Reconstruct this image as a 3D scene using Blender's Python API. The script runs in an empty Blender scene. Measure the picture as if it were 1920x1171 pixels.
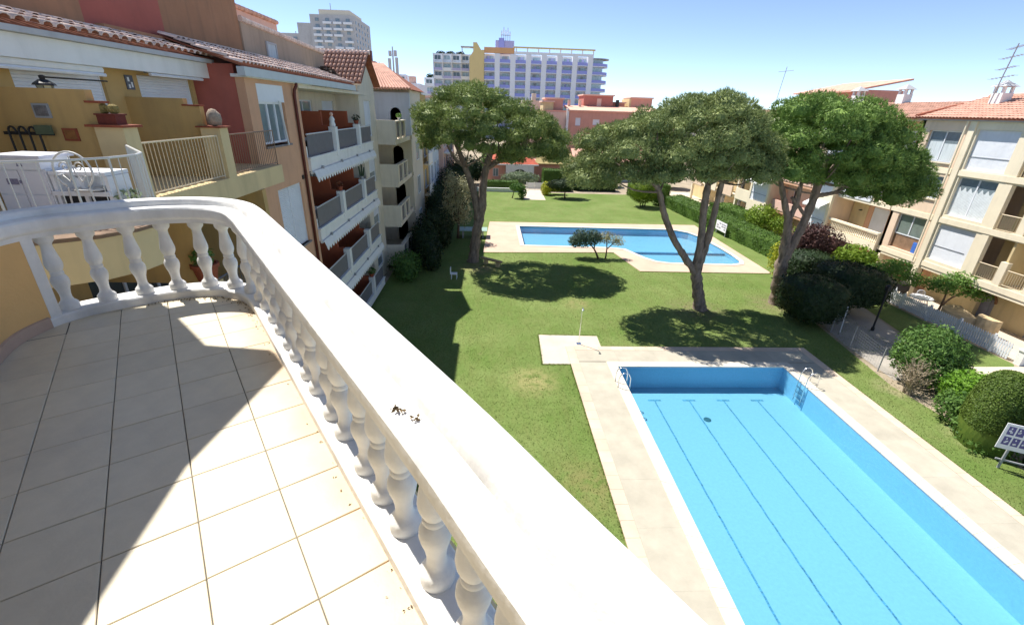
import bpy, bmesh, math, random
import numpy as np
from mathutils import Matrix, Vector
random.seed(7)
R = math.radians
# ------------------------------------------------------------------ camera
scn = bpy.context.scene
col = scn.collection
EYE = Vector((0.0, 0.0, 11.0))
PITCH, YAW, ROLL = R(23.95), R(3.08), R(1.85)
fw = Vector((math.sin(YAW)*math.cos(PITCH), math.cos(YAW)*math.cos(PITCH), -math.sin(PITCH)))
rt = Vector((math.cos(YAW), -math.sin(YAW), 0))
up = rt.cross(fw)
ir = rt*math.cos(ROLL) + up*math.sin(ROLL)
iu = up*math.cos(ROLL) - rt*math.sin(ROLL)
cam_data = bpy.data.cameras.new('camera')
cam = bpy.data.objects.new('camera', cam_data)
col.objects.link(cam)
cam.matrix_world = Matrix(((ir.x, iu.x, -fw.x, EYE.x), (ir.y, iu.y, -fw.y, EYE.y), (ir.z, iu.z, -fw.z, EYE.z), (0, 0, 0, 1)))
cam_data.sensor_width = 36; cam_data.sensor_fit = 'HORIZONTAL'; cam_data.lens = 16.0
cam_data.clip_start = 0.05; cam_data.clip_end = 6000
scn.camera = cam
# ------------------------------------------------------------------ sky, sun, exposure
SUN = Vector((-0.44, 0.40, 1.0)).normalized()          # direction towards the sun
world = bpy.data.worlds.new('World'); scn.world = world; world.use_nodes = True
nt = world.node_tree
sky = nt.nodes.new('ShaderNodeTexSky'); sky.sky_type = 'NISHITA'; sky.sun_disc = False
sky.sun_elevation = math.asin(SUN.z); sky.sun_rotation = math.atan2(SUN.x, SUN.y)
sky.air_density = 0.5; sky.dust_density = 0.0; sky.ozone_density = 2.0
hsv = nt.nodes.new('ShaderNodeHueSaturation'); hsv.inputs['Saturation'].default_value = 0.93
nt.links.new(sky.outputs[0], hsv.inputs['Color']); nt.links.new(hsv.outputs[0], nt.nodes['Background'].inputs[0])
nt.nodes['Background'].inputs[1].default_value = 0.106
sl = bpy.data.lights.new('sun', 'SUN'); sl.energy = 3.7; sl.angle = R(0.53); sl.color = (1.0, 0.955, 0.88)
so = bpy.data.objects.new('sun', sl); col.objects.link(so)
so.rotation_euler = SUN.to_track_quat('Z', 'Y').to_euler()
scn.view_settings.view_transform = 'Standard'; scn.view_settings.look = 'None'
scn.view_settings.exposure = 1.1; scn.view_settings.gamma = 1.0; scn.view_settings.use_curve_mapping = False
scn.cycles.max_bounces = 8; scn.cycles.transparent_max_bounces = 16

# ------------------------------------------------------------------ materials
MATS = {}
def srgb(h):
    h = h.lstrip('#'); c = [int(h[i:i+2], 16)/255 for i in (0, 2, 4)]
    return tuple(x/12.92 if x <= 0.04045 else ((x+0.055)/1.055)**2.4 for x in c)
def N(t, k): return t.nodes.new('ShaderNode'+k)
def M(name, rgb, rough=0.75, var=0.16, scale=3.0, bump=0.0, bscale=40.0, grime=0.0, metal=0.0, spec=0.4, coord='Object', rnd=0.0, stretch=None):
    """principled paint/plaster: two noise scales of colour wander, optional vertical grime streaks, optional relief"""
    if name in MATS: return MATS[name]
    m = bpy.data.materials.new(name); m.use_nodes = True; t = m.node_tree
    b = t.nodes['Principled BSDF']; L = t.links.new
    if isinstance(rgb, str): rgb = srgb(rgb)
    tc = N(t, 'TexCoord'); src = tc.outputs[coord if coord != 'World' else 'Object']
    if coord == 'World':
        src = N(t, 'NewGeometry').outputs['Position']
    n1 = N(t, 'TexNoise'); n1.inputs['Scale'].default_value = scale; n1.inputs['Detail'].default_value = 8; n1.inputs['Roughness'].default_value = 0.65
    if stretch:
        mp = N(t, 'Mapping'); mp.inputs['Scale'].default_value = stretch; L(src, mp.inputs[0]); L(mp.outputs[0], n1.inputs['Vector'])
    else: L(src, n1.inputs['Vector'])
    mr = N(t, 'MapRange'); mr.inputs['From Min'].default_value = 0.3; mr.inputs['From Max'].default_value = 0.7
    mr.inputs['To Min'].default_value = 1-var; mr.inputs['To Max'].default_value = 1+var
    L(n1.outputs[0], mr.inputs[0])
    fac = mr.outputs[0]
    if rnd:
        oi = N(t, 'ObjectInfo'); m2 = N(t, 'MapRange'); m2.inputs['To Min'].default_value = 1-rnd; m2.inputs['To Max'].default_value = 1+rnd
        L(oi.outputs['Random'], m2.inputs[0]); mu = N(t, 'Math'); mu.operation = 'MULTIPLY'; L(fac, mu.inputs[0]); L(m2.outputs[0], mu.inputs[1]); fac = mu.outputs[0]
    mix = N(t, 'VectorMath'); mix.operation = 'SCALE'; mix.inputs[0].default_value = rgb
    L(fac, mix.inputs['Scale']); out = mix.outputs[0]
    if grime:
        mp = N(t, 'Mapping'); mp.inputs['Scale'].default_value = (1.6, 1.6, 0.18); L(src, mp.inputs[0])
        n2 = N(t, 'TexNoise'); n2.inputs['Scale'].default_value = 2.2; n2.inputs['Detail'].default_value = 6; L(mp.outputs[0], n2.inputs['Vector'])
        r2 = N(t, 'MapRange'); r2.inputs['From Min'].default_value = 0.5; r2.inputs['From Max'].default_value = 0.75; r2.inputs['To Max'].default_value = grime
        L(n2.outputs[0], r2.inputs[0])
        mx = N(t, 'MixRGB'); mx.inputs[2].default_value = (0.09, 0.075, 0.06, 1); L(r2.outputs[0], mx.inputs[0]); L(out, mx.inputs[1]); out = mx.outputs[0]
    L(out, b.inputs['Base Color'])
    b.inputs['Roughness'].default_value = rough; b.inputs['Metallic'].default_value = metal; b.inputs['Specular IOR Level'].default_value = spec
    if bump:
        n3 = N(t, 'TexNoise'); n3.inputs['Scale'].default_value = bscale; n3.inputs['Detail'].default_value = 5; L(src, n3.inputs['Vector'])
        bp = N(t, 'Bump'); bp.inputs['Strength'].default_value = bump; bp.inputs['Distance'].default_value = 0.02; L(n3.outputs[0], bp.inputs['Height']); L(bp.outputs[0], b.inputs['Normal'])
    MATS[name] = m; return m
def leafmat(name, dark, light, trans=0.3, rough=0.6):
    if name in MATS: return MATS[name]
    m = bpy.data.materials.new(name); m.use_nodes = True; t = m.node_tree; L = t.links.new
    b = t.nodes['Principled BSDF']; g = N(t, 'NewGeometry'); n = N(t, 'TexNoise'); n.inputs['Scale'].default_value = 0.9; n.inputs['Detail'].default_value = 3
    L(g.outputs['Position'], n.inputs['Vector'])
    ad = N(t, 'Math'); ad.operation = 'ADD'; mu = N(t, 'Math'); mu.operation = 'MULTIPLY'; mu.inputs[1].default_value = 0.55
    L(g.outputs['Random Per Island'], mu.inputs[0]); L(mu.outputs[0], ad.inputs[0])
    mr = N(t, 'MapRange'); mr.inputs['From Min'].default_value = 0.3; mr.inputs['From Max'].default_value = 0.7; mr.inputs['To Max'].default_value = 0.5; L(n.outputs[0], mr.inputs[0]); L(mr.outputs[0], ad.inputs[1])
    mx = N(t, 'MixRGB'); mx.inputs[1].default_value = (*dark, 1); mx.inputs[2].default_value = (*light, 1); L(ad.outputs[0], mx.inputs[0])
    L(mx.outputs[0], b.inputs['Base Color']); b.inputs['Roughness'].default_value = rough; b.inputs['Specular IOR Level'].default_value = 0.3
    tr = N(t, 'BsdfTranslucent'); L(mx.outputs[0], tr.inputs[0]); ms = N(t, 'MixShader'); ms.inputs[0].default_value = trans
    L(b.outputs[0], ms.inputs[1]); L(tr.outputs[0], ms.inputs[2]); L(ms.outputs[0], t.nodes['Material Output'].inputs[0])
    MATS[name] = m; return m
def glassmat(name, rgb=(0.05, 0.07, 0.08), rough=0.04):
    if name in MATS: return MATS[name]
    m = M(name, rgb, rough=rough, var=0.3, scale=1.2, spec=0.9); return m
def watermat():
    m = bpy.data.materials.new('pool water'); m.use_nodes = True; t = m.node_tree; L = t.links.new
    t.nodes.remove(t.nodes['Principled BSDF'])
    tr = N(t, 'BsdfTransparent'); tr.inputs[0].default_value = (0.72, 0.95, 0.985, 1)
    gl = N(t, 'BsdfGlossy'); gl.inputs['Roughness'].default_value = 0.02
    fr = N(t, 'Fresnel'); fr.inputs[0].default_value = 1.33
    n = N(t, 'TexNoise'); n.inputs['Scale'].default_value = 2.6; n.inputs['Detail'].default_value = 4; g = N(t, 'NewGeometry'); L(g.outputs['Position'], n.inputs['Vector'])
    bp = N(t, 'Bump'); bp.inputs['Strength'].default_value = 0.5; bp.inputs['Distance'].default_value = 0.06; L(n.outputs[0], bp.inputs['Height'])
    L(bp.outputs[0], gl.inputs['Normal']); L(bp.outputs[0], fr.inputs['Normal'])
    ms = N(t, 'MixShader'); L(fr.outputs[0], ms.inputs[0]); L(tr.outputs[0], ms.inputs[1]); L(gl.outputs[0], ms.inputs[2]); L(ms.outputs[0], t.nodes['Material Output'].inputs[0])
    return m
# ------------------------------------------------------------------ object helpers
def wloc(o):
    v = Vector((0, 0, 0))
    while o is not None: v += o.location; o = o.parent
    return v
def tag(o, label=None, cat=None, group=None, kind=None):
    if label: o['label'] = label
    if cat: o['category'] = cat
    if group: o['group'] = group
    if kind: o['kind'] = kind
    return o
def thing(name, label, cat, loc=(0, 0, 0), rz=0.0, group=None):
    o = bpy.data.objects.new(name, None); col.objects.link(o); o.location = loc; o.rotation_euler.z = rz
    o.empty_display_size = 0.2
    return tag(o, label, cat, group)
def link(name, me, mat=None, parent=None, loc=None, rz=0.0):
    if mat is not None and not me.materials: me.materials.append(mat)
    o = bpy.data.objects.new(name, me); col.objects.link(o)
    if parent is not None: o.parent = parent
    if loc is not None: o.location = loc
    o.rotation_euler.z = rz
    return o
class MB:
    def __init__(s): s.v = []; s.f = []; s.sm = False
    def add(s, vs, fs):
        k = len(s.v); s.v += [tuple(p) for p in vs]; s.f += [tuple(i+k for i in f) for f in fs]; return s
    def box(s, x0, x1, y0, y1, z0, z1):
        x0, x1 = sorted((x0, x1)); y0, y1 = sorted((y0, y1)); z0, z1 = sorted((z0, z1))
        return s.add([(x0, y0, z0), (x1, y0, z0), (x1, y1, z0), (x0, y1, z0), (x0, y0, z1), (x1, y0, z1), (x1, y1, z1), (x0, y1, z1)],
                     [(0, 3, 2, 1), (4, 5, 6, 7), (0, 1, 5, 4), (1, 2, 6, 5), (2, 3, 7, 6), (3, 0, 4, 7)])
    def fbox(s, F, u0, u1, v0, v1, w0, w1):
        a = F(u0, v0, w0); b = F(u1, v1, w1); return s.box(a[0], b[0], a[1], b[1], a[2], b[2])
    def prism(s, poly, z0, z1):
        n = len(poly); A = sum(poly[i][0]*poly[(i+1) % n][1]-poly[(i+1) % n][0]*poly[i][1] for i in range(n))
        if A < 0: poly = poly[::-1]
        vs = [(p[0], p[1], z0) for p in poly]+[(p[0], p[1], z1) for p in poly]
        return s.add(vs, [tuple(range(n-1, -1, -1)), tuple(range(n, 2*n))]+[(i, (i+1) % n, n+(i+1) % n, n+i) for i in range(n)])
    def slab(s, pts, th):           # a planar polygon (3-D points) given thickness downwards
        n = len(pts); vs = [tuple(p) for p in pts]+[(p[0], p[1], p[2]-th) for p in pts]
        return s.add(vs, [tuple(range(n)), tuple(range(2*n-1, n-1, -1))]+[(i, n+i, n+(i+1) % n, (i+1) % n) for i in range(n)])
    def tube(s, pts, rad, seg=8, cap=True):
        pts = [Vector(p) for p in pts]; n = len(pts)
        rads = rad if isinstance(rad, (list, tuple)) else [rad]*n
        vs = []; prev = None
        for i, p in enumerate(pts):
            d = (pts[min(i+1, n-1)]-pts[max(i-1, 0)]).normalized()
            if prev is None:
                a = Vector((0, 0, 1)) if abs(d.z) < 0.9 else Vector((1, 0, 0)); x = d.cross(a).normalized()
            else: x = (prev-d*prev.dot(d)).normalized()
            prev = x; y = d.cross(x)
            for k in range(seg):
                a = 2*math.pi*k/seg; vs.append(p+(x*math.cos(a)+y*math.sin(a))*rads[i])
        fs = [(i*seg+k, i*seg+(k+1) % seg, (i+1)*seg+(k+1) % seg, (i+1)*seg+k) for i in range(n-1) for k in range(seg)]
        if cap: fs += [tuple(range(seg-1, -1, -1)), tuple(range((n-1)*seg, n*seg))]
        return s.add(vs, fs)
    def lathe(s, prof, c=(0, 0, 0), seg=16, cap=True):
        vs = [(c[0]+r*math.cos(2*math.pi*k/seg), c[1]+r*math.sin(2*math.pi*k/seg), c[2]+z) for r, z in prof for k in range(seg)]
        n = len(prof)
        fs = [(i*seg+k, i*seg+(k+1) % seg, (i+1)*seg+(k+1) % seg, (i+1)*seg+k) for i in range(n-1) for k in range(seg)]
        if cap: fs += [tuple(range(seg-1, -1, -1)), tuple(range((n-1)*seg, n*seg))]
        return s.add(vs, fs)
    def mesh(s, name, off=(0, 0, 0), smooth=False):
        me = bpy.data.meshes.new(name)
        o = Vector(off); me.from_pydata([(p[0]-o.x, p[1]-o.y, p[2]-o.z) for p in s.v], [], s.f)
        if smooth or s.sm: me.polygons.foreach_set('use_smooth', [True]*len(me.polygons))
        me.update(); return me
    def part(s, name, mat, parent=None, world=True, smooth=False):
        """one mesh object; world=True: vertices are world coordinates, otherwise local to the parent"""
        off = wloc(parent) if (world and parent is not None) else (0, 0, 0)
        return link(name, s.mesh(name, off, smooth), mat, parent)
    def solo(s, name, mat, label, cat, group=None, kind=None, smooth=False):
        lo = Vector((sum(p[0] for p in s.v)/len(s.v), sum(p[1] for p in s.v)/len(s.v), min(p[2] for p in s.v)))
        o = link(name, s.mesh(name, lo, smooth), mat); o.location = lo
        return tag(o, label, cat, group, kind)
def struct(name, mb, mat):
    o = mb.part(name, mat); o['kind'] = 'structure'; return o
def npmesh(name, V, k):
    """V: (n*k,3) array; every k consecutive vertices form a face"""
    V = np.ascontiguousarray(V, dtype=np.float32); n = len(V)//k
    me = bpy.data.meshes.new(name); me.vertices.add(n*k); me.vertices.foreach_set('co', V.ravel())
    me.loops.add(n*k); me.loops.foreach_set('vertex_index', np.arange(n*k, dtype=np.int32))
    me.polygons.add(n); me.polygons.foreach_set('loop_start', np.arange(0, n*k, k, dtype=np.int32))
    me.update(calc_edges=True); return me
def copy_tree(o, parent=None):
    c = o.copy(); col.objects.link(c); c.parent = parent
    for ch in list(o.children): copy_tree(ch, c)
    return c
# facade frames: u along, v up, w outwards
def FX(X0, s=1): return lambda u, v, w: (X0+s*w, u, v)          # facade whose normal is +X (s=1) or -X (s=-1)
def FY(Y0): return lambda u, v, w: (u, Y0-w, v)                 # facade facing -Y (towards the camera)
def wall(F, u0, u1, v0, v1, th, holes=(), name='wall', mat=None, parent=None):
    """a wall from w=-th to w=0 with rectangular openings"""
    mb = MB(); cuts = sorted({u0, u1, *[h[0] for h in holes], *[h[1] for h in holes]}); cuts = [c for c in cuts if u0 <= c <= u1]
    for a, b in zip(cuts[:-1], cuts[1:]):
        v = v0
        for h in sorted([h for h in holes if h[0] <= a and h[1] >= b], key=lambda h: h[2]):
            if h[2] > v: mb.fbox(F, a, b, v, h[2], -th, 0)
            v = h[3]
        if v < v1: mb.fbox(F, a, b, v, v1, -th, 0)
    return mb.part(name, mat, parent)
# ------------------------------------------------------------------ palette
WHITE = M('white paint', (0.78, 0.78, 0.76), 0.55, 0.05, 2, grime=0.10)
RAILW = M('white balustrade paint', (0.80, 0.785, 0.75), 0.6, 0.09, 5.0, bump=0.22, bscale=26, grime=0.26)
WPVC = M('white shutter', (0.74, 0.76, 0.80), 0.45, 0.05, 1.5, grime=0.06)
YEL = M('yellow ochre render', srgb('#bf9e66'), 0.85, 0.10, 0.9, bump=0.15, bscale=60, grime=0.22)
YEL2 = M('cream yellow render', srgb('#d3bd90'), 0.85, 0.08, 0.9, bump=0.12, bscale=60, grime=0.16)
ORA = M('orange render', srgb('#d1a281'), 0.85, 0.08, 0.8, bump=0.15, bscale=60, grime=0.12)
RED = M('brick red render', srgb('#b26355'), 0.85, 0.12, 0.8, bump=0.15, bscale=60, grime=0.12)
TER = M('terracotta render', srgb('#9c5236'), 0.85, 0.10, 0.8, bump=0.1, bscale=60, grime=0.12)
BRN = M('faded brown render', srgb('#ab7d5e'), 0.9, 0.14, 0.7, bump=0.15, bscale=60, grime=0.3)
CRM = M('cream render', srgb('#dbd0bd'), 0.85, 0.07, 0.8, bump=0.1, bscale=60, grime=0.14)
PCH = M('peach render', srgb('#e4cab0'), 0.85, 0.07, 0.6, bump=0.1, bscale=60, grime=0.12)
PCHD = M('orange peach render', srgb('#d3a585'), 0.85, 0.08, 0.6, bump=0.1, bscale=60, grime=0.1)
PALE = M('pale cream trim', srgb('#eaddc2'), 0.8, 0.06, 0.8, grime=0.1)
BLU = M('pale blue white render', srgb('#ccd4de'), 0.85, 0.05, 0.8, grime=0.1)
PNK = M('pink render', srgb('#d09a88'), 0.85, 0.08, 0.5, grime=0.1)
PNKL = M('light pink render', srgb('#dfb9a8'), 0.85, 0.06, 0.5, grime=0.1)
GRYW = M('pale grey render', srgb('#b9b9bb'), 0.85, 0.06, 0.5, grime=0.15)
TILE = M('clay roof tile', srgb('#c99c88'), 0.85, 0.28, 2.2, coord='World', rnd=0.22)
TILEP = M('bleached roof tile', srgb('#dcc3b5'), 0.85, 0.25, 3.5, coord='World', rnd=0.2)
TILEU = M('roof tile bed', srgb('#8d563f'), 0.9, 0.25, 3)
GLASS = glassmat('window glass', (0.20, 0.25, 0.28))  # base lightened: sky reflection and curtains behind put into the glass colour
GLASSB = glassmat('dark glass', (0.05, 0.065, 0.07))
CURT = M('sheer curtain', (0.55, 0.60, 0.62), 0.9, 0.2, 2.5, stretch=(1, 6, 0.3))
METW = M('white railing', (0.60, 0.60, 0.58), 0.4, 0.05, 5)
METB = M('brown railing', srgb('#8a6f58'), 0.5, 0.1, 5)
METT = M('beige railing', srgb('#d6c6a8'), 0.5, 0.08, 5)
METG = M('grey railing', srgb('#6b6a6f'), 0.5, 0.1, 5)
STEEL = M('polished steel', (0.75, 0.76, 0.78), 0.2, 0.05, 5, metal=1.0)
IRON = M('black iron', (0.02, 0.02, 0.022), 0.5, 0.2, 8)
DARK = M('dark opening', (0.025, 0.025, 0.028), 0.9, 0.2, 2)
GREYM = M('grey metal', (0.32, 0.33, 0.35), 0.5, 0.1, 4)
PIPE = M('dark red downpipe', srgb('#5e2a22'), 0.45, 0.15, 6)
POT = M('terracotta pot', srgb('#8e4a33'), 0.8, 0.2, 12)
WOOD = M('weathered wood', srgb('#a58d6d'), 0.85, 0.25, 6, stretch=(1, 1, 8))
BARK = M('pine bark', srgb('#86766a'), 0.95, 0.55, 5.0, bump=1.0, bscale=9, stretch=(1, 1, 0.35))
BARK2 = M('brown bark', srgb('#6a5645'), 0.95, 0.3, 4, bump=0.6, bscale=14)
STONE = M('sandstone', srgb('#c6b08a'), 0.9, 0.22, 4, bump=0.5, bscale=14)
PINE = leafmat('pine needles', (0.06, 0.115, 0.026), (0.38, 0.45, 0.14), 0.2)
PINE3 = leafmat('deep pine needles', (0.045, 0.105, 0.02), (0.29, 0.43, 0.10), 0.2)
HEDGE = leafmat('hedge leaves', (0.035, 0.085, 0.014), (0.12, 0.215, 0.035), 0.25)
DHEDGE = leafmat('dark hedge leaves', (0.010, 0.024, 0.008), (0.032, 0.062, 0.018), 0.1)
LIME = leafmat('lime leaves', (0.10, 0.19, 0.018), (0.27, 0.38, 0.04), 0.35)
BUSH = leafmat('shrub leaves', (0.035, 0.10, 0.02), (0.18, 0.31, 0.07), 0.35)
YELLEAF = leafmat('yellow green leaves', (0.28, 0.33, 0.02), (0.50, 0.50, 0.05), 0.3)
PURP = leafmat('purple plum leaves', (0.045, 0.018, 0.020), (0.15, 0.075, 0.065), 0.2)
OLIVE = leafmat('olive leaves', (0.16, 0.17, 0.08), (0.56, 0.53, 0.34), 0.3)  # light tone raised: sunlit highlights put into the leaf colour
DRY = leafmat('dry twigs', (0.16, 0.12, 0.07), (0.38, 0.31, 0.21), 0.1)
CYPR = leafmat('clipped cypress', (0.05, 0.10, 0.012), (0.13, 0.19, 0.030), 0.2)
# ================================================================== GROUND, LAWN, POOLS
def fillpoly(name, outer, holes, z, mat):
    bm = bmesh.new(); es = []
    for lp in [outer]+list(holes):
        vs = [bm.verts.new((p[0], p[1], z)) for p in lp]
        es += [bm.edges.new((vs[i], vs[(i+1) % len(vs)])) for i in range(len(vs))]
    bmesh.ops.triangle_fill(bm, use_beauty=True, edges=es)
    bm.normal_update()
    for f in bm.faces:
        if f.normal.z < 0: f.normal_flip()
    me = bpy.data.meshes.new(name); bm.to_mesh(me); bm.free()
    o = link(name, me, mat); o['kind'] = 'structure'; return o
NP = (6.05, 14.21, -7.0, 18.42)                     # near pool x0 x1 y0 y1
def arc(cx, cy, r, a0, a1, n): return [(cx+r*math.cos(R(a0+(a1-a0)*i/n)), cy+r*math.sin(R(a0+(a1-a0)*i/n))) for i in range(n+1)]
FPOOL = [(2.94, 46.5), (18.2, 46.25), (19.3, 45.9), (20.2, 45.0), (20.6, 43.6), (20.75, 41.8), (20.9, 39.6), (20.9, 37.2), (20.75, 35.6), (20.4, 34.9), (19.6, 34.6), (14.6, 34.75), (13.6, 35.1), (12.9, 36.1), (11.9, 38.6), (10.6, 39.0), (2.97, 39.3)]
FDECK = [(-0.1, 48.3), (22.3, 48.6), (21.75, 32.5), (11.45, 32.55), (10.6, 37.5), (-0.6, 36.9)]
def lawnmat():
    m = bpy.data.materials.new('lawn grass'); m.use_nodes = True; t = m.node_tree; L = t.links.new; b = t.nodes['Principled BSDF']
    g = N(t, 'NewGeometry'); P = g.outputs['Position']
    def noise(s, d=4, st=None):
        n = N(t, 'TexNoise'); n.inputs['Scale'].default_value = s; n.inputs['Detail'].default_value = d; n.inputs['Roughness'].default_value = 0.7
        if st: mp = N(t, 'Mapping'); mp.inputs['Scale'].default_value = st; L(P, mp.inputs[0]); L(mp.outputs[0], n.inputs['Vector'])
        else: L(P, n.inputs['Vector'])
        return n.outputs[0]
    def rng(x, a, c, lo=0.0, hi=1.0):
        r = N(t, 'MapRange'); r.inputs[1].default_value = a; r.inputs[2].default_value = c; r.inputs[3].default_value = lo; r.inputs[4].default_value = hi; L(x, r.inputs[0]); return r.outputs[0]
    def mix(f, a, c):
        x = N(t, 'MixRGB'); L(f, x.inputs[0])
        for i, v in ((1, a), (2, c)):
            if isinstance(v, tuple): x.inputs[i].default_value = (*v, 1)
            else: L(v, x.inputs[i])
        return x.outputs[0]
    c = mix(rng(noise(0.22), 0.35, 0.65), (0.13, 0.205, 0.044), (0.21, 0.27, 0.085))
    c = mix(rng(noise(1.3, 6, (1.4, 0.35, 1)), 0.42, 0.72, 0, 0.6), c, (0.17, 0.185, 0.060))
    c = mix(rng(noise(14, 5), 0.4, 0.75, 0, 0.55), c, (0.05, 0.085, 0.018))
    c = mix(rng(noise(0.8, 7), 0.62, 0.78, 0, 0.55), c, (0.26, 0.23, 0.11))
    for (px, py, r, k, cc) in ((1.9, 17.2, 1.5, 1.0, (0.40, 0.34, 0.16)), (-0.7, 33.0, 2.0, 1.2, (0.36, 0.28, 0.17)), (5.5, 26.2, 1.2, 0.8, (0.33, 0.27, 0.13)), (3.3, 11.0, 1.6, 0.7, (0.28, 0.22, 0.10)),
                               (12.9, 25.3, 2.4, 1.0, (0.22, 0.17, 0.11)), (18.4, 26.3, 2.2, 1.0, (0.22, 0.17, 0.11)), (18.6, 13.2, 1.2, 0.9, (0.42, 0.34, 0.22)), (18.3, 16.6, 1.1, 0.9, (0.42, 0.34, 0.22)), (18.5, 9.5, 1.2, 0.9, (0.42, 0.34, 0.22))):
        d = N(t, 'VectorMath'); d.operation = 'DISTANCE'; L(P, d.inputs[0]); d.inputs[1].default_value = (px, py, 0.03)
        f = rng(d.outputs['Value'], r, r*0.25, 0, 0.62*k)
        mu = N(t, 'Math'); mu.operation = 'MULTIPLY'; L(f, mu.inputs[0]); L(rng(noise(2.3, 7), 0.36, 0.56), mu.inputs[1])
        cl = N(t, 'Math'); cl.operation = 'MINIMUM'; L(mu.outputs[0], cl.inputs[0]); cl.inputs[1].default_value = 0.9
        c = mix(cl.outputs[0], c, cc)
    L(c, b.inputs['Base Color']); b.inputs['Roughness'].default_value = 0.9; b.inputs['Specular IOR Level'].default_value = 0.15
    bp = N(t, 'Bump'); bp.inputs['Strength'].default_value = 0.7; bp.inputs['Distance'].default_value = 0.06; L(noise(22, 6), bp.inputs['Height']); L(bp.outputs[0], b.inputs['Normal'])
    return m
LAWN = lawnmat()
EARTH = M('dry earth', (0.34, 0.28, 0.20), 0.95, 0.3, 0.7, bump=0.6, bscale=9, coord='World')
PAVE = M('grey concrete path', (0.36, 0.33, 0.29), 0.9, 0.18, 0.8, bump=0.3, bscale=14, coord='World')
PAVEB = M('pale beige paving', (0.58, 0.50, 0.40), 0.9, 0.12, 0.8, bump=0.25, bscale=14, coord='World')
DECKS = M('pool deck concrete', (0.44, 0.405, 0.325), 0.9, 0.13, 1.1, bump=0.25, bscale=30, coord='World', rnd=0.04)
DECKB = M('pinkish deck border', (0.60, 0.47, 0.36), 0.9, 0.14, 0.9, bump=0.25, bscale=20, coord='World', rnd=0.06)
COPE = M('white coping', (0.66, 0.60, 0.50), 0.7, 0.08, 1.5, bump=0.1, bscale=20, coord='World', rnd=0.05)
FDECKM = M('salmon deck tiles', (0.56, 0.41, 0.31), 0.9, 0.12, 0.5, bump=0.2, bscale=10, coord='World')
BASIN = M('pool mosaic', (0.24, 0.40, 0.53), 0.5, 0.06, 9, coord='World')
BASINW = M('pool wall mosaic', (0.27, 0.49, 0.69), 0.5, 0.08, 12, coord='World')
LINE = M('lane mosaic', (0.09, 0.24, 0.38), 0.5, 0.7, 16, coord='World')
nearhole = [(NP[0], NP[2]), (NP[1], NP[2]), (NP[1], NP[3]), (NP[0], NP[3])]
fillpoly('ground', [(-900, -80), (900, -80), (900, 1500), (-900, 1500)], [nearhole, FPOOL], 0.0, EARTH)
fillpoly('lawn', [(-7.2, -9), (3.9, -9), (3.9, 20.35), (16.4, 20.35), (16.4, -9), (18.75, -9), (18.7, 14), (18.35, 17), (18.9, 21), (19.4, 24.8), (22, 28.3), (25.3, 30.5), (25.6, 68), (-6.9, 68)], [FPOOL], 0.03, LAWN)
fillpoly('lawn', [(21.6, 15.6), (24.4, 17.0), (26.5, 18.9), (26.4, 27.6), (25.4, 29.0), (24.2, 26), (23.6, 22.6), (22.3, 20.0), (21.8, 18.0)], [], 0.016, LAWN)
fillpoly('path', [(18.9, 17.4), (21.6, 17.2), (22.4, 20), (23.4, 22.8), (24.2, 26.2), (25.2, 29.6), (22.3, 28), (19.8, 24.6), (19.1, 21)], [], 0.008, PAVE)
fillpoly('path', [(23.6, 17.85), (31, 17.7), (31, 18.7), (23.9, 18.62)], [], 0.024, PAVEB)
fillpoly('terrace', [(26.8, 18.8), (31, 18.8), (31, 72), (26.8, 72)], [], 0.012, PAVEB)
# far deck, one slab with the pool cut out of it
def deckslab(name, outer, hole, z0, z1, mat):
    o = fillpoly(name, outer, [hole], z1, mat)
    mb = MB()
    for lp in (outer, hole):
        for i in range(len(lp)):
            a, b = lp[i], lp[(i+1) % len(lp)]; mb.add([(a[0], a[1], z0), (b[0], b[1], z0), (b[0], b[1], z1), (a[0], a[1], z1)], [(0, 1, 2, 3)])
    bm = bmesh.new(); bm.from_mesh(o.data); bm.from_mesh(mb.mesh('tmp')); bm.to_mesh(o.data); bm.free(); return o
deckslab('pool_deck', FDECK, FPOOL, 0.0, 0.07, FDECKM)
WATER = watermat()
def poly_scale(poly, d):
    """offset a clockwise/counter-clockwise loop outwards by d"""
    n = len(poly); A = sum(poly[i][0]*poly[(i+1) % n][1]-poly[(i+1) % n][0]*poly[i][1] for i in range(n)); s = 1 if A > 0 else -1; out = []
    for i in range(n):
        p0, p1, p2 = Vector(poly[i-1]), Vector(poly[i]), Vector(poly[(i+1) % n])
        n1 = Vector(((p1-p0).y, -(p1-p0).x)).normalized(); n2 = Vector(((p2-p1).y, -(p2-p1).x)).normalized(); nn = (n1+n2).normalized()
        out.append(tuple(p1+nn*(s*d/max(0.4, nn.dot(n1)))))
    return out
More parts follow.
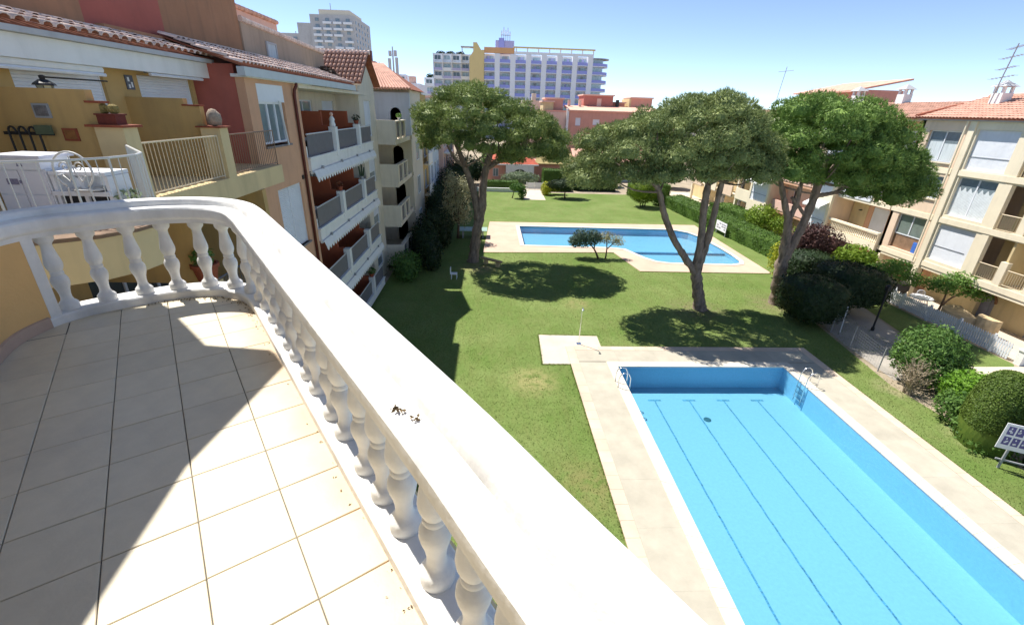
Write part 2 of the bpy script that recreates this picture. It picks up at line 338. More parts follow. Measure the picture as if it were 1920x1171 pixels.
def pool(label, poly, depth, cop, piece, zt, wl):
    c = (sum(p[0] for p in poly)/len(poly), sum(p[1] for p in poly)/len(poly), -depth)
    t = thing('swimming_pool', label, 'pool', c)
    mb = MB(); ccw = sum(poly[i][0]*poly[(i+1) % len(poly)][1]-poly[(i+1) % len(poly)][0]*poly[i][1] for i in range(len(poly))) > 0
    pl = poly if ccw else poly[::-1]
    mb.prism(pl, -depth-0.1, -depth); mb.part('pool_floor', BASIN, t)
    out = poly_scale(pl, 0.2); mb = MB(); n = len(pl)
    for i in range(n):
        a, b, a2, b2 = pl[i], pl[(i+1) % n], out[i], out[(i+1) % n]
        mb.add([(a[0], a[1], -depth-.1), (b[0], b[1], -depth-.1), (b[0], b[1], zt-0.03), (a[0], a[1], zt-0.03), (a2[0], a2[1], -depth-.1), (b2[0], b2[1], -depth-.1), (b2[0], b2[1], zt-0.03), (a2[0], a2[1], zt-0.03)],
               [(1, 0, 3, 2), (3, 7, 6, 2), (4, 5, 6, 7)])
    mb.part('pool_wall', BASINW, t)
    mb = MB(); mb.add([(p[0], p[1], wl) for p in pl], [tuple(range(n))]); mb.part('water', WATER, t)
    inn = poly_scale(pl, -0.03); o2 = poly_scale(pl, cop)          # coping stones, each a piece
    for i in range(n):
        a, b, a2, b2 = Vector(inn[i]), Vector(inn[(i+1) % n]), Vector(o2[i]), Vector(o2[(i+1) % n])
        k = max(1, round((b-a).length/piece))
        for j in range(k):
            s0, s1 = j/k+0.004/(b-a).length, (j+1)/k-0.004/(b-a).length
            q = [a.lerp(b, s0), a.lerp(b, s1), a2.lerp(b2, s1), a2.lerp(b2, s0)]
            if max(p.y for p in q) < 3.5: continue
            MB().prism([tuple(p) for p in q], zt-0.03, zt+0.012+random.uniform(-.002, .002)).part('coping_stone', COPE, t)
    return t
np_t = pool('large rectangular swimming pool with dark lane lines on its pale blue floor', nearhole, 1.1, 0.42, 0.5, 0.09, -0.02)
fp_t = pool('smaller far swimming pool with a shallow rounded end behind the pines', FPOOL, 0.62, 0.34, 0.6, 0.09, -0.02)
for i in range(4):
    x = NP[0]+1.632*(i+1)
    mb = MB(); nn_ = 90; ys = [NP[2]+1+(17.3-NP[2]-1)*q/nn_ for q in range(nn_+1)]; xs = [x+0.006*math.sin(q*1.9+i)+random.uniform(-.006, .006) for q in range(nn_+1)]  # straight lane lines bent into a slight wave, imitating refraction by the water
    mb.add([(xs[q]+s*0.032, ys[q], -1.094) for q in range(nn_+1) for s in (-1, 1)], [(2*q, 2*q+1, 2*q+3, 2*q+2) for q in range(nn_)])
    mb.box(x-0.3, x+0.3, 17.3, 17.40, -1.1, -1.094).part('lane_line', LINE, np_t)
MB().lathe([(0.16, 0), (0.16, 0.02), (0.12, 0.025)], (9.55, 15.9, -1.1), 14).part('drain', M('drain grate', (0.03, 0.10, 0.14)), np_t)
mb = MB(); a, b = (12.3, 38.35), (17.9, 38.3)
mb.box(12.05, 20.85, 38.3, 38.5, -0.62, -0.12); mb.part('divider_wall', LINE, fp_t)
MB().prism([(20.85, 38.29), (20.88, 37.2), (20.72, 35.65), (20.38, 34.95), (19.6, 34.65), (14.6, 34.8), (13.65, 35.15), (12.95, 36.1), (12.1, 38.29)], -0.62, -0.3).part('shallow_floor', BASIN, fp_t)
# near deck: border stones, slab, made as structure sheets with thickness
def deckpiece(x0, x1, y0, y1): struct('deck_slab', MB().box(x0+.0012, x1-.0012, y0+.0012, y1-.0012, 0, 0.0755+random.uniform(0, .0008)), DECKS)
for k in range(9):
    y1 = 18.83-1.9*k
    deckpiece(4.32, 5.63, y1-1.9, y1); deckpiece(14.63, 16.05, y1-1.9, y1)
for k in range(6): deckpiece(4.32+1.955*k, 4.32+1.955*(k+1), 18.83+.05, 20.0)
for k in range(34):
    y0 = 20.4-0.6*(k+1)
    if y0 < 3: break
    struct('border_stone', MB().box(3.88, 4.315, y0+.004, y0+.596, 0, 0.082), DECKB)
    struct('border_stone', MB().box(16.055, 16.45, y0+.004, y0+.596, 0, 0.082), DECKB)
for k in range(19):
    x0 = 4.32+k*0.617
    struct('border_stone', MB().box(x0+.004, x0+.613, 20.005, 20.4, 0, 0.082), DECKB)
# shower pad beside the deck
struct('shower_pad', MB().prism([(2.63, 21.7), (5.76, 21.6), (5.72, 20.41), (3.875, 20.41), (3.875, 18.65), (2.55, 18.65)], 0, 0.06), PAVEB)
t = thing('garden_shower', 'thin chrome shower pole on the pale pad beside the pool deck corner', 'shower', (4.62, 20.7, 0.06))
MB().tube([(4.62, 20.7, 0.06), (4.62, 20.7, 2.0), (4.62, 20.62, 2.12), (4.62, 20.45, 2.13)], 0.022).part('pole', STEEL, t)
MB().lathe([(0.02, 0.05), (0.07, 0.01), (0.07, 0)], (4.62, 20.44, 2.07), 12).part('shower_head', STEEL, t)
MB().box(4.5, 4.74, 20.58, 20.82, 0.055, 0.085).part('base_plate', STEEL, t)
def ladder(x, y, s, label):
    t = thing('pool_ladder', label, 'ladder', (x, y, 0.09), group='steel pool ladders')
    for dy in (-0.24, 0.24):
        pts = [(x+s*0.42, y+dy, 0.09), (x+s*0.42, y+dy, 0.55), (x+s*0.36, y+dy, 0.72), (x+s*0.2, y+dy, 0.82), (x+s*0.02, y+dy, 0.76), (x-s*0.09, y+dy, 0.55), (x-s*0.1, y+dy, 0.1), (x-s*0.1, y+dy, -0.9)]
        MB().tube(pts, 0.022, 8).part('rail', STEEL, t, smooth=True)
    for z in (-0.15, -0.42, -0.69):
        MB().box(x-s*0.04, x-s*0.14, y-0.22, y+0.22, z, z+0.03).part('step', STEEL, t)
ladder(6.05, 16.85, -1, 'steel pool ladder on the sunny left edge of the large pool')
ladder(14.21, 16.9, 1, 'steel pool ladder at the shaded right edge of the large pool')

# ================================================================== OUR BALCONY (local frame: x along the straight rail towards us, y outwards)
BAL = thing('apartment_balcony', 'curved tiled balcony with white turned balustrade in the foreground', 'balcony', (0, 0, 9.3), math.atan2(-0.826, 0.563))
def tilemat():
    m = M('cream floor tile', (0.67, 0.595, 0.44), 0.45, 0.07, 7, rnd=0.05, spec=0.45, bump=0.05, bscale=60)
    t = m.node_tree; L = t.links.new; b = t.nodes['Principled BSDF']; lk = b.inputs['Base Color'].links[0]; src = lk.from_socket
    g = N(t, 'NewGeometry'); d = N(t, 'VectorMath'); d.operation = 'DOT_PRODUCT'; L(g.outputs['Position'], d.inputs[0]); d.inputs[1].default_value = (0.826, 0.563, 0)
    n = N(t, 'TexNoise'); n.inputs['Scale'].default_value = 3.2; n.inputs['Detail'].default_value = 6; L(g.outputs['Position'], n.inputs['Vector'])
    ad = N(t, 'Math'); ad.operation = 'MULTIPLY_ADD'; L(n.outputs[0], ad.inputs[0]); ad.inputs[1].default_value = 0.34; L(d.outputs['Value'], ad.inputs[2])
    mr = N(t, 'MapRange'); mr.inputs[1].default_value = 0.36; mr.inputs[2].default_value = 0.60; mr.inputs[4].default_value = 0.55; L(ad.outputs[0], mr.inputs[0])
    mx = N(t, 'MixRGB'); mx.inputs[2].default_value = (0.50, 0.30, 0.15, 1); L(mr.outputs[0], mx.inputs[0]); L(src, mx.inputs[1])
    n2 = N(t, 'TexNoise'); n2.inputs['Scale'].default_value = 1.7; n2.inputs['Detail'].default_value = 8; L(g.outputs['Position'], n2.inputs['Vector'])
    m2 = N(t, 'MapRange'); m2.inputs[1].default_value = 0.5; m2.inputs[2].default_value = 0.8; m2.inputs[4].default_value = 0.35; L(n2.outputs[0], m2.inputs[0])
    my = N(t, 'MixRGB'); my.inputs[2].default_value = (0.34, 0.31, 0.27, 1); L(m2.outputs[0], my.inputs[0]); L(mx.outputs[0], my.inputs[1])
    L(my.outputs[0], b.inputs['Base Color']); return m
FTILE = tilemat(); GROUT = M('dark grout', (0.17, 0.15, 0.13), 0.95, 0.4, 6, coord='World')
ctrl = [(-2.6, -1.32), (-3.3, -1.31), (-4.0, -1.29), (-4.55, -1.22), (-4.87, -1.03), (-5.02, -0.8), (-5.07, -0.58), (-5.09, -0.34), (-5.08, -0.09), (-5.0, 0.16), (-4.84, 0.35), (-4.6, 0.47), (-4.3, 0.505), (-3.9, 0.51), (-3, 0.51), (-2, 0.51), (-1, 0.51), (-0.5, 0.495), (0, 0.485), (1.0, 0.46), (2.2, 0.44)]
def catmull(c, n):
    out = []
    for i in range(len(c)-1):
        p0, p1, p2, p3 = [Vector(c[max(0, min(len(c)-1, i+k))]) for k in (-1, 0, 1, 2)]
        for j in range(n):
            t = j/n; out.append(0.5*((2*p1)+(p2-p0)*t+(2*p0-5*p1+4*p2-p3)*t*t+(3*p1-p0-3*p2+p3)*t**3))
    out.append(Vector(c[-1])); return out
path = catmull(ctrl, 10)
def sweep(path, prof, closed_prof=True):
    mb = MB(); n = len(path); k = len(prof); vs = []
    for i, p in enumerate(path):
        d = (path[min(i+1, n-1)]-path[max(i-1, 0)]).normalized(); nr = Vector((-d.y, d.x))       # left of travel = outwards
        for o, z in prof: vs.append((p.x+nr.x*o, p.y+nr.y*o, z))
    fs = [(i*k+j, (i+1)*k+j, (i+1)*k+(j+1) % k, i*k+(j+1) % k) for i in range(n-1) for j in range(k)]
    fs += [tuple(range(k)), tuple(range((n-1)*k+k-1, (n-1)*k-1, -1))]
    return mb.add(vs, fs)
def smooth_by_angle(o, a=30):
    me = o.data; me.polygons.foreach_set('use_smooth', [True]*len(me.polygons))
    try: me.set_sharp_from_angle(angle=R(a))
    except Exception: pass
# handrail: outwards positive
prof = [(-0.095, 0.70), (-0.10, 0.735), (-0.122, 0.75), (-0.130, 0.765), (-0.130, 0.828), (-0.121, 0.842), (-0.107, 0.846), (-0.036, 0.846), (-0.027, 0.850), (-0.024, 0.880), (-0.015, 0.893), (0.0, 0.896), (0.094, 0.896), (0.106, 0.890), (0.113, 0.876), (0.113, 0.80), (0.09, 0.77), (0.09, 0.70)]
o = sweep(path, prof).part('handrail', RAILW, BAL, world=False); smooth_by_angle(o)
o = sweep(path[40:], [(-0.105, -0.06), (-0.105, 0.062), (-0.095, 0.074), (0.105, 0.074), (0.115, 0.062), (0.115, -0.06)]).part('base_ledge', RAILW, BAL, world=False); smooth_by_angle(o)
# floor bed with grout colour, slab below, tiles one by one
fl = [(2.2, 0.60)]+[(p.x, p.y+0.0) for p in reversed(path)]+[(-2.6, -1.6), (2.2, -1.6)]
fl = [(2.2, 0.51)]+[(p.x, p.y) for p in reversed(path) if p.x < 2.19]+[(2.2, -1.32)]
MB().prism(fl, -0.045, -0.010).part('grout_bed', GROUT, BAL, world=False)
sl_ = [(q.x, q.y) for q in [p for p in path]]
mb = sweep(path, [(-0.14, -0.30), (-0.14, -0.065), (0.16, -0.065), (0.19, -0.10), (0.19, -0.16), (0.15, -0.30)]); mb.part('slab_edge', YEL2, BAL, world=False)
MB().prism(fl, -0.28, -0.05).part('floor_slab', YEL2, BAL, world=False)
tm = MB(); hs = 0.1628; e = 0.003
tm.add([(-hs, -hs, -0.02), (hs, -hs, -0.02), (hs, hs, -0.02), (-hs, hs, -0.02), (-hs, -hs, -e), (hs, -hs, -e), (hs, hs, -e), (-hs, hs, -e), (-hs+e, -hs+e, 0), (hs-e, -hs+e, 0), (hs-e, hs-e, 0), (-hs+e, hs-e, 0)],
       [(0, 1, 5, 4), (1, 2, 6, 5), (2, 3, 7, 6), (3, 0, 4, 7), (4, 5, 9, 8), (5, 6, 10, 9), (6, 7, 11, 10), (7, 4, 8, 11), (8, 9, 10, 11)])
tile_me = tm.mesh('floor_tile'); tile_me.materials.append(FTILE)
def pip(x, y, poly):
    r = False; n = len(poly)
    for i in range(n):
        x1, y1 = poly[i]; x2, y2 = poly[(i+1) % n]
        if (y1 > y) != (y2 > y) and x < (x2-x1)*(y-y1)/(y2-y1)+x1: r = not r
    return r
for i in range(-16, 9):
    for j in range(-4, 5):
        a, n_ = -2.63+0.33*(i+0.5), -0.53+0.33*(j+0.5)
        inside = [pip(a+sx*hs, n_+sy*hs, fl) for sx in (-1, 1) for sy in (-1, 1)]
        if a > 1.2: continue
        if all(inside):
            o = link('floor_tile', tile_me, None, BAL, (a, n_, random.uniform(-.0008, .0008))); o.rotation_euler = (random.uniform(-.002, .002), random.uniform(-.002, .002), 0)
        elif any(inside) or pip(a, n_, fl):
            # cut tile: clip the square to the floor outline
            bm = bmesh.new(); pts = []
            q = [Vector((a-hs, n_-hs)), Vector((a+hs, n_-hs)), Vector((a+hs, n_+hs)), Vector((a-hs, n_+hs))]
            grid = 12; mbq = MB()
            for gi in range(grid):
                for gj in range(grid):
                    x0, y0 = a-hs+2*hs*gi/grid, n_-hs+2*hs*gj/grid
                    if pip(x0+hs/grid, y0+hs/grid, fl): mbq.add([(x0, y0, 0), (x0+2*hs/grid, y0, 0), (x0+2*hs/grid, y0+2*hs/grid, 0), (x0, y0+2*hs/grid, 0)], [(0, 1, 2, 3)])
            bm.free()
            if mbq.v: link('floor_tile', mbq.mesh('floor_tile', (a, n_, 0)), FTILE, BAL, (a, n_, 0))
# balusters
bp_ = [(0.066, 0), (0.068, 0.02), (0.067, 0.05), (0.056, 0.065), (0.044, 0.075), (0.037, 0.10), (0.037, 0.13), (0.043, 0.17), (0.054, 0.205), (0.060, 0.235), (0.058, 0.262), (0.048, 0.285), (0.040, 0.296), (0.044, 0.303), (0.044, 0.318), (0.039, 0.325), (0.046, 0.34), (0.055, 0.365), (0.058, 0.39), (0.054, 0.42), (0.045, 0.47), (0.037, 0.52), (0.036, 0.545), (0.043, 0.56), (0.056, 0.575), (0.062, 0.59), (0.062, 0.63)]
bal_me = MB().lathe(bp_, (0, 0, 0), 28).mesh('baluster', smooth=True); bal_me.materials.append(RAILW)
try: bal_me.set_sharp_from_angle(angle=R(38))
except Exception: pass
# arc-length spacing from the end post
L_ = 0.0; nxt = None; last = path[40]
for p in path[40:]:
    L_ += (p-last).length; last = p
    if nxt is None:
        if p.x < -4.95 and p.y > -0.86: nxt = L_
        else: continue
    if L_ >= nxt:
        if p.x < 1.4: link('baluster', bal_me, None, BAL, (p.x, p.y, 0.072), random.uniform(0, 3))
        nxt += 0.252
# low ochre parapet below the rail at the far end, with its white end post and skirting tiles
k0 = [i for i, p in enumerate(path) if p.x < -4.9 and p.y > -1.06][0]
o = sweep(path[:k0+1], [(-0.09, 0.0), (-0.09, 0.702), (0.09, 0.702), (0.09, 0.0)]).part('parapet', M('sunny apricot render', srgb('#e2b77a'), 0.85, 0.06, 2.0, bump=0.2, bscale=50, grime=0.08), BAL, world=False); smooth_by_angle(o)
o = sweep(path[k0-1:k0+3], [(-0.093, 0.06), (-0.093, 0.70), (0.095, 0.70), (0.095, 0.06)]).part('end_post', RAILW, BAL, world=False)
SKIRT = M('pinkish skirting tile', (0.50, 0.36, 0.28), 0.6, 0.1, 5)
for i in range(0, k0-3, 4):
    sweep(path[i:i+5], [(-0.108, 0.0), (-0.108, 0.085), (-0.0905, 0.09), (-0.0905, 0.0)]).part('skirting_tile', SKIRT, BAL, world=False)
# our own apartment wall and roof overhang (out of frame to the left and above; throws the slanting shade on the tiles)
OUR = thing('apartment_building', 'ochre apartment wall and roof overhang around the foreground balcony', 'building', (0, 0, 0), BAL.rotation_euler.z)
DZ = 9.3+3.4
def cs(a, n, h): return (a-0.578*h, n-0.138*h)
roof = [cs(-0.9, -1.08, 3.58), cs(-1.69, -0.56, 3.58), cs(-2.39, -0.236+.02, 3.58), cs(-3.17, 0.41, 3.58), cs(-3.37, 0.40, 3.58), cs(-3.715, 0.016, 3.58), cs(-4.43, -0.127, 3.58), cs(-4.75, -0.19, 3.58), cs(-4.9, -0.6, 3.58), (-6.4, -4.5), (1.5, -4.5), (1.5, -1.4)]
MB().prism(roof, DZ, DZ+0.18).part('roof_overhang', WHITE, OUR, world=False)
MB().box(-2.5, 3.0, -4.5, -1.5, 9.0, DZ).part('upper_wall', YEL, OUR, world=False)
MB().box(-4.2, 3.0, -4.5, -1.25, 0.0, 9.0).part('wall', YEL, OUR, world=False)
# leaf litter in the rail corner, clumps on the rail
LIT = leafmat('dead leaves', (0.05, 0.035, 0.018), (0.22, 0.15, 0.07), 0.1)
def scraps(name, pts, size, mat, seed=1):
    rg = np.random.default_rng(seed); V = []
    for p in pts:
        c = np.array(p); a = rg.normal(size=3); a[2] *= 0.35; a /= np.linalg.norm(a); b = np.cross(a, rg.normal(size=3)); b /= np.linalg.norm(b)
        s = size*rg.uniform(0.5, 1.4)
        q = [c-a*s, c+b*s*0.45, c+a*s, c-b*s*0.45]; mz = min(x[2] for x in q)
        if mz < p[2]: q = [x+np.array([0, 0, p[2]-mz]) for x in q]
        V += q
    return npmesh(name, np.array(V), 4)
pts = []
for i in range(300):
    u = random.random()
    if u < 0.78: k = random.randint(70, 122)
    else: k = random.randint(118, 180)
    p = path[k]; d = (path[k+1]-path[k-1]).normalized(); nr = Vector((-d.y, d.x)); o_ = -0.105-abs(random.gauss(0, 0.025 if k > 122 else 0.04))-0.006
    pts.append((p.x+nr.x*o_, p.y+nr.y*o_, 0.002))
o = link('leaf_litter', scraps('leaf_litter', pts, 0.0075, LIT), LIT); o.location = (0, 0, 9.3); o.rotation_euler.z = BAL.rotation_euler.z; o['kind'] = 'stuff'
def clump(a, n, z, k, s, label, seed):
    pts = [(random.gauss(0, s), random.gauss(0, s*0.6), random.uniform(0.0, 0.012)) for _ in range(k)]
    th = Matrix.Rotation(BAL.rotation_euler.z, 3, 'Z') @ Vector((a, n, z))
    o = link('dry_leaf_clump', scraps('dry_leaf_clump', pts, 0.009, LIT, seed), LIT); o.location = th+Vector((0, 0, 9.3)); tag(o, label, 'leaf clump', 'debris on the white rail')
clump(-1.115, 0.425, 0.847, 22, 0.010, 'dark dried leaf clump lying on the inner step of the white rail', 3)
clump(-1.05, 0.45, 0.847, 9, 0.008, 'small orange brown leaf scrap on the rail beside the dark clump', 4)
clump(-4.93, 0.335, 0.847, 12, 0.012, 'tiny dry leaf on the rail where it curves', 5)
# ================================================================== BUILDING HELPERS
def roof_tiles(parent, p0, eu, es, nu, ns, pitch, row, r, mat, single=False, bed=TILEU, name='roof_tile', skip=None):
    """barrel tiles on a slope: p0 eave corner, eu unit vector along the eave, es unit vector up the slope"""
    p0, eu, es = Vector(p0), Vector(eu).normalized(), Vector(es).normalized(); nz = eu.cross(es)
    if nz.z < 0: nz = -nz
    a = [p0-nz*0.02, p0+eu*nu*pitch-nz*0.02, p0+eu*nu*pitch+es*ns*row-nz*0.02, p0+es*ns*row-nz*0.02]
    MB().slab(a, 0.04).part('roof_bed', bed, parent)
    seg = 5; ln = row*1.16
    ring = [(math.cos(math.pi*k/seg), math.sin(math.pi*k/seg)) for k in range(seg+1)]
    def tile(c, tl):
        vs = []
        for e_, rr, lift in ((-0.05*row, r, 0.035), (ln-0.05*row, r*0.82, 0.0)):
            for cx, sz in ring: vs.append(c+es*e_+eu*(cx*rr+tl*e_)+nz*(sz*rr*0.75+lift))
            for cx, sz in ring: vs.append(c+es*e_+eu*(cx*rr*0.84+tl*e_)+nz*(sz*rr*0.58+lift))
        k = seg+1; fs = [(i, i+1, 2*k+i+1, 2*k+i) for i in range(seg)]+[(k+i, i, i+1, k+i+1)[::-1] for i in range(seg)]
        return vs, fs
    big = MB()
    for i in range(nu):
        for j in range(ns):
            if skip and skip(i, j): continue
            c = p0+eu*(i+0.5)*pitch+es*j*row+nz*random.uniform(-.006, .008); vs, fs = tile(c, random.uniform(-.03, .03))
            if single:
                o = MB().add([v-c for v in vs], fs).part(name, mat, parent, world=False, smooth=True); o.location = c-wloc(parent)
            else: big.add(vs, fs)
    if not single:
        o = big.part(name, mat, parent, smooth=True); o['kind'] = 'stuff'
def window(F, parent, u0, u1, v0, v1, mull=1, w=-0.10, frame=WPVC, fw_=0.06, glass=None, curtain=False, name='window', bars=0):
    mb = MB(); d = 0.06
    mb.fbox(F, u0, u0+fw_, v0, v1, w, w+d).fbox(F, u1-fw_, u1, v0, v1, w, w+d).fbox(F, u0+fw_, u1-fw_, v0, v0+fw_, w, w+d).fbox(F, u0+fw_, u1-fw_, v1-fw_, v1, w, w+d)
    for k in range(mull):
        uc = u0+(u1-u0)*(k+1)/(mull+1); mb.fbox(F, uc-fw_*0.6, uc+fw_*0.6, v0+fw_, v1-fw_, w, w+d)
    for k in range(bars):
        vc = v0+(v1-v0)*(k+1)/(bars+1); mb.fbox(F, u0+fw_, u1-fw_, vc-0.02, vc+0.02, w+0.01, w+d-0.01)
    o = mb.part(name, frame, parent)
    for k in range(mull+1):
        a = u0+(u1-u0)*k/(mull+1)+fw_*0.6; b = u0+(u1-u0)*(k+1)/(mull+1)-fw_*0.6
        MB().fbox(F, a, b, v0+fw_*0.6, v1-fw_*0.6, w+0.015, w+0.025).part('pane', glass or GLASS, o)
    return o
def shutter(F, parent, u0, u1, v0, v1, w=-0.08, pitch=0.06, mat=None, name='roller_shutter', n=1, rail=True):
    """closed roller shutter: curved slats, one joined relief, between guide rails"""
    mb = MB(); k = max(3, int((v1-v0)/pitch)); ph = (v1-v0)/k
    for s_ in range(n):
        a = u0+(u1-u0)*s_/n+0.03; b = u0+(u1-u0)*(s_+1)/n-0.03
        for i in range(k):
            va = v0+i*ph; p = [(va, w), (va+ph*0.25, w+0.012), (va+ph*0.8, w+0.012), (va+ph*0.97, w)]
            vs = [F(a, q[0], q[1]) for q in p]+[F(b, q[0], q[1]) for q in p]
            mb.add(vs, [(0, 1, 5, 4), (1, 2, 6, 5), (2, 3, 7, 6)])
        mb.fbox(F, a, b, v0, v1, w-0.03, w-0.004)
    o = mb.part(name, mat or WPVC, parent)
    if rail:
        for s_ in range(n+1):
            uc = u0+(u1-u0)*s_/n; MB().fbox(F, uc-0.03, uc+0.03, v0, v1, w-0.03, w+0.03).part('guide_rail', WPVC, o)
    return o
def railing(parent, pts, h, mat, gap=0.11, r=0.008, base=0.06, name='railing', stanch=True, top=0.018):
    """straight run of vertical bars through 3-D floor points; each bar a sub-part"""
    mb = MB(); tp = [Vector(p)+Vector((0, 0, h)) for p in pts]; bt = [Vector(p)+Vector((0, 0, base)) for p in pts]
    mb.tube(tp, top, 6).tube(bt, top*0.7, 6)
    if stanch:
        for p in pts: mb.tube([Vector(p), Vector(p)+Vector((0, 0, h))], top*0.9, 6)
    o = mb.part(name, mat, parent); off = wloc(o)
    bar = None
    for a, b in zip(pts[:-1], pts[1:]):
        a, b = Vector(a), Vector(b); n = max(1, int((b-a).length/gap))
        for i in range(1, n):
            c = a.lerp(b, i/n)
            if bar is None: bar = MB().tube([(0, 0, base), (0, 0, h)], r, 5, cap=False).mesh('bar')
            q = link('bar', bar, mat, o, c-off)
    return o
def rail_mesh(mb, pts, h, gap=0.11, r=0.01, base=0.05):
    for a, b in zip(pts[:-1], pts[1:]):
        a, b = Vector(a), Vector(b); n = max(1, int((b-a).length/gap)); up_ = Vector((0, 0, 1))
        mb.tube([a+up_*h, b+up_*h], 0.022, 5).tube([a+up_*base, b+up_*base], 0.015, 4)
        for i in range(n+1):
            c = a.lerp(b, i/n); mb.tube([c+up_*base, c+up_*h], r, 4, cap=False)
def awning(F, parent_label, u0, u1, v, w, th=0.07, label=None, group=None, arms=True):
    """rolled-up awning cassette with folded arms hanging under an eave: a thing"""
    c = F((u0+u1)/2, v, w); t = thing('folded_awning', label, 'awning', c, group=group)
    a, b = F(u0, v, w), F(u1, v, w)
    MB().tube([a, b], th, 10).part('fabric_roll', WHITE, t)
    MB().tube([F(u0-0.03, v-0.09, w+0.05), F(u1+0.03, v-0.09, w+0.05)], 0.035, 6).part('front_bar', WPVC, t)
    for u in (u0+0.1, u1-0.1): MB().fbox(F, u-0.04, u+0.04, v-0.06, v+0.16, w-0.15, w-0.06).part('bracket', GREYM, t)
    return t

# ================================================================== YELLOW BUILDING (nearest, left)
YB = thing('yellow_building', 'ochre yellow building with stepped balcony walls and a bleached tile eave beside our balcony', 'building', (-9, 9, 0))
f = FX(-8.4)
wall(f, 3.6, 14.7, 9.1, 11.72, 0.25, [(9.3, 11.4, 9.1, 11.45), (12.45, 14.55, 9.1, 11.5)], 'wall', YEL, YB)
wall(f, 3.6, 14.7, 0.0, 8.8, 0.25, [(9.3, 13.4, 6.3, 8.5)], 'wall', YEL, YB)
MB().box(-12, -8.65, 3.6, 14.7, 11.72, 11.9).part('ceiling_slab', WHITE, YB)
shutter(f, YB, 9.3, 11.4, 9.95, 11.45, -0.1)
window(f, YB, 9.3, 11.4, 9.25, 9.95, 1, -0.14)
window(f, YB, 12.45, 14.55, 9.25, 10.1, 1, -0.14)
shutter(f, YB, 12.45, 14.55, 9.75, 11.5, -0.1)
window(f, YB, 9.3, 13.4, 6.3, 8.5, 3, -0.15, glass=GLASSB)
# eave: fascia beam, soffit, gutter board and three rows of barrel tiles
MB().box(-8.12, -7.95, 3.6, 14.75, 11.56, 11.93).part('fascia_beam', WHITE, YB)
MB().box(-8.4, -8.12, 3.6, 14.72, 11.68, 11.76).part('soffit', WHITE, YB)
MB().box(-8.16, -7.80, 3.6, 14.85, 11.935, 12.03).part('gutter_board', GRYW, YB)
roof_tiles(YB, (-7.84, 3.8, 12.085), (0, 1, 0), (-0.96, 0, 0.26), 43, 3, 0.262, 0.42, 0.118, TILEP, single=True)
# balcony slabs: angled part in front, straight part along the facade
nearA = [(-8.4, 3.6), (-6.9, 4.7), (-5.78, 5.66), (-5.2, 6.1), (-4.98, 6.5), (-4.93, 6.95), (-5.05, 7.25), (-6.15, 8.42), (-6.3, 8.46), (-8.4, 8.46)]
MB().prism(nearA, 8.72, 9.28).part('balcony_slab', YEL2, YB)
MB().box(-8.4, -6.36, 8.46, 14.75, 8.78, 9.28).part('balcony_slab', YEL2, YB)
MB().prism([(x+0.04, y+0.02) for x, y in nearA[1:8]]+[(-6.4, 8.3), (-8, 5)], 9.282, 9.33).part('balcony_kerb', M('brown kerb tile', srgb('#7d6652'), .8, .2, 8), YB)
# partitions with stepped tops and end piers
def partition(y, x0, x1, ztop, steps, mat, parent, th=0.16, z0=9.28):
    prof_ = [(x0, z0), (x1, z0)]
    for (xa, za) in steps: prof_ += [(xa[0], za), (xa[1], za)]
    prof_ += [(x0, ztop)] if not steps else [(x0, ztop)]
    mb = MB(); n = len(prof_); vs = [(p[0], y-th/2, p[1]) for p in prof_]+[(p[0], y+th/2, p[1]) for p in prof_]
    mb.add(vs, [tuple(range(n)), tuple(range(2*n-1, n-1, -1))]+[(i, n+i, n+(i+1) % n, (i+1) % n) for i in range(n)])
    return mb.part('partition_wall', mat, parent)
partition(8.62, -8.4, -6.18, 11.1, [((-6.18, -6.50), 10.53), ((-6.50, -6.66), 10.90), ((-6.66, -8.4), 11.1)], YEL, YB)
partition(11.95, -8.4, -6.38, 11.02, [((-6.38, -6.78), 10.40), ((-6.78, -7.12), 10.86), ((-7.12, -8.4), 11.02)], YEL, YB)
MB().box(-6.62, -6.16, 8.46, 8.80, 9.28, 10.535).part('pier', YEL2, YB)
MB().box(-6.80, -6.36, 11.74, 12.1, 9.28, 10.41).part('pier', YEL2, YB)
MB().box(-6.72, -6.10, 8.40, 8.86, 10.537, 10.575).part('pier_cap', POT, YB)
MB().box(-6.88, -6.30, 11.70, 12.16, 10.412, 10.445).part('pier_cap', POT, YB)
MB().box(-6.70, -6.44, 8.52, 8.72, 10.902, 10.935).part('pier_cap', POT, YB)
MB().box(-7.16, -6.76, 11.85, 12.05, 10.862, 10.895).part('pier_cap', POT, YB)
railing(YB, [(-6.45, 8.84, 9.28), (-6.45, 11.72, 9.28)], 0.96, METT)
railing(YB, [(-6.47, 12.14, 9.28), (-6.47, 14.72, 9.28)], 0.96, METB)
railing(YB, [(-6.9, 4.72, 9.33), (-5.8, 5.7, 9.33), (-5.24, 6.12, 9.33), (-5.03, 6.5, 9.33), (-4.98, 6.93, 9.33), (-5.1, 7.22, 9.33), (-6.12, 8.36, 9.33)], 0.94, METW, gap=0.12, top=0.016, r=0.006)
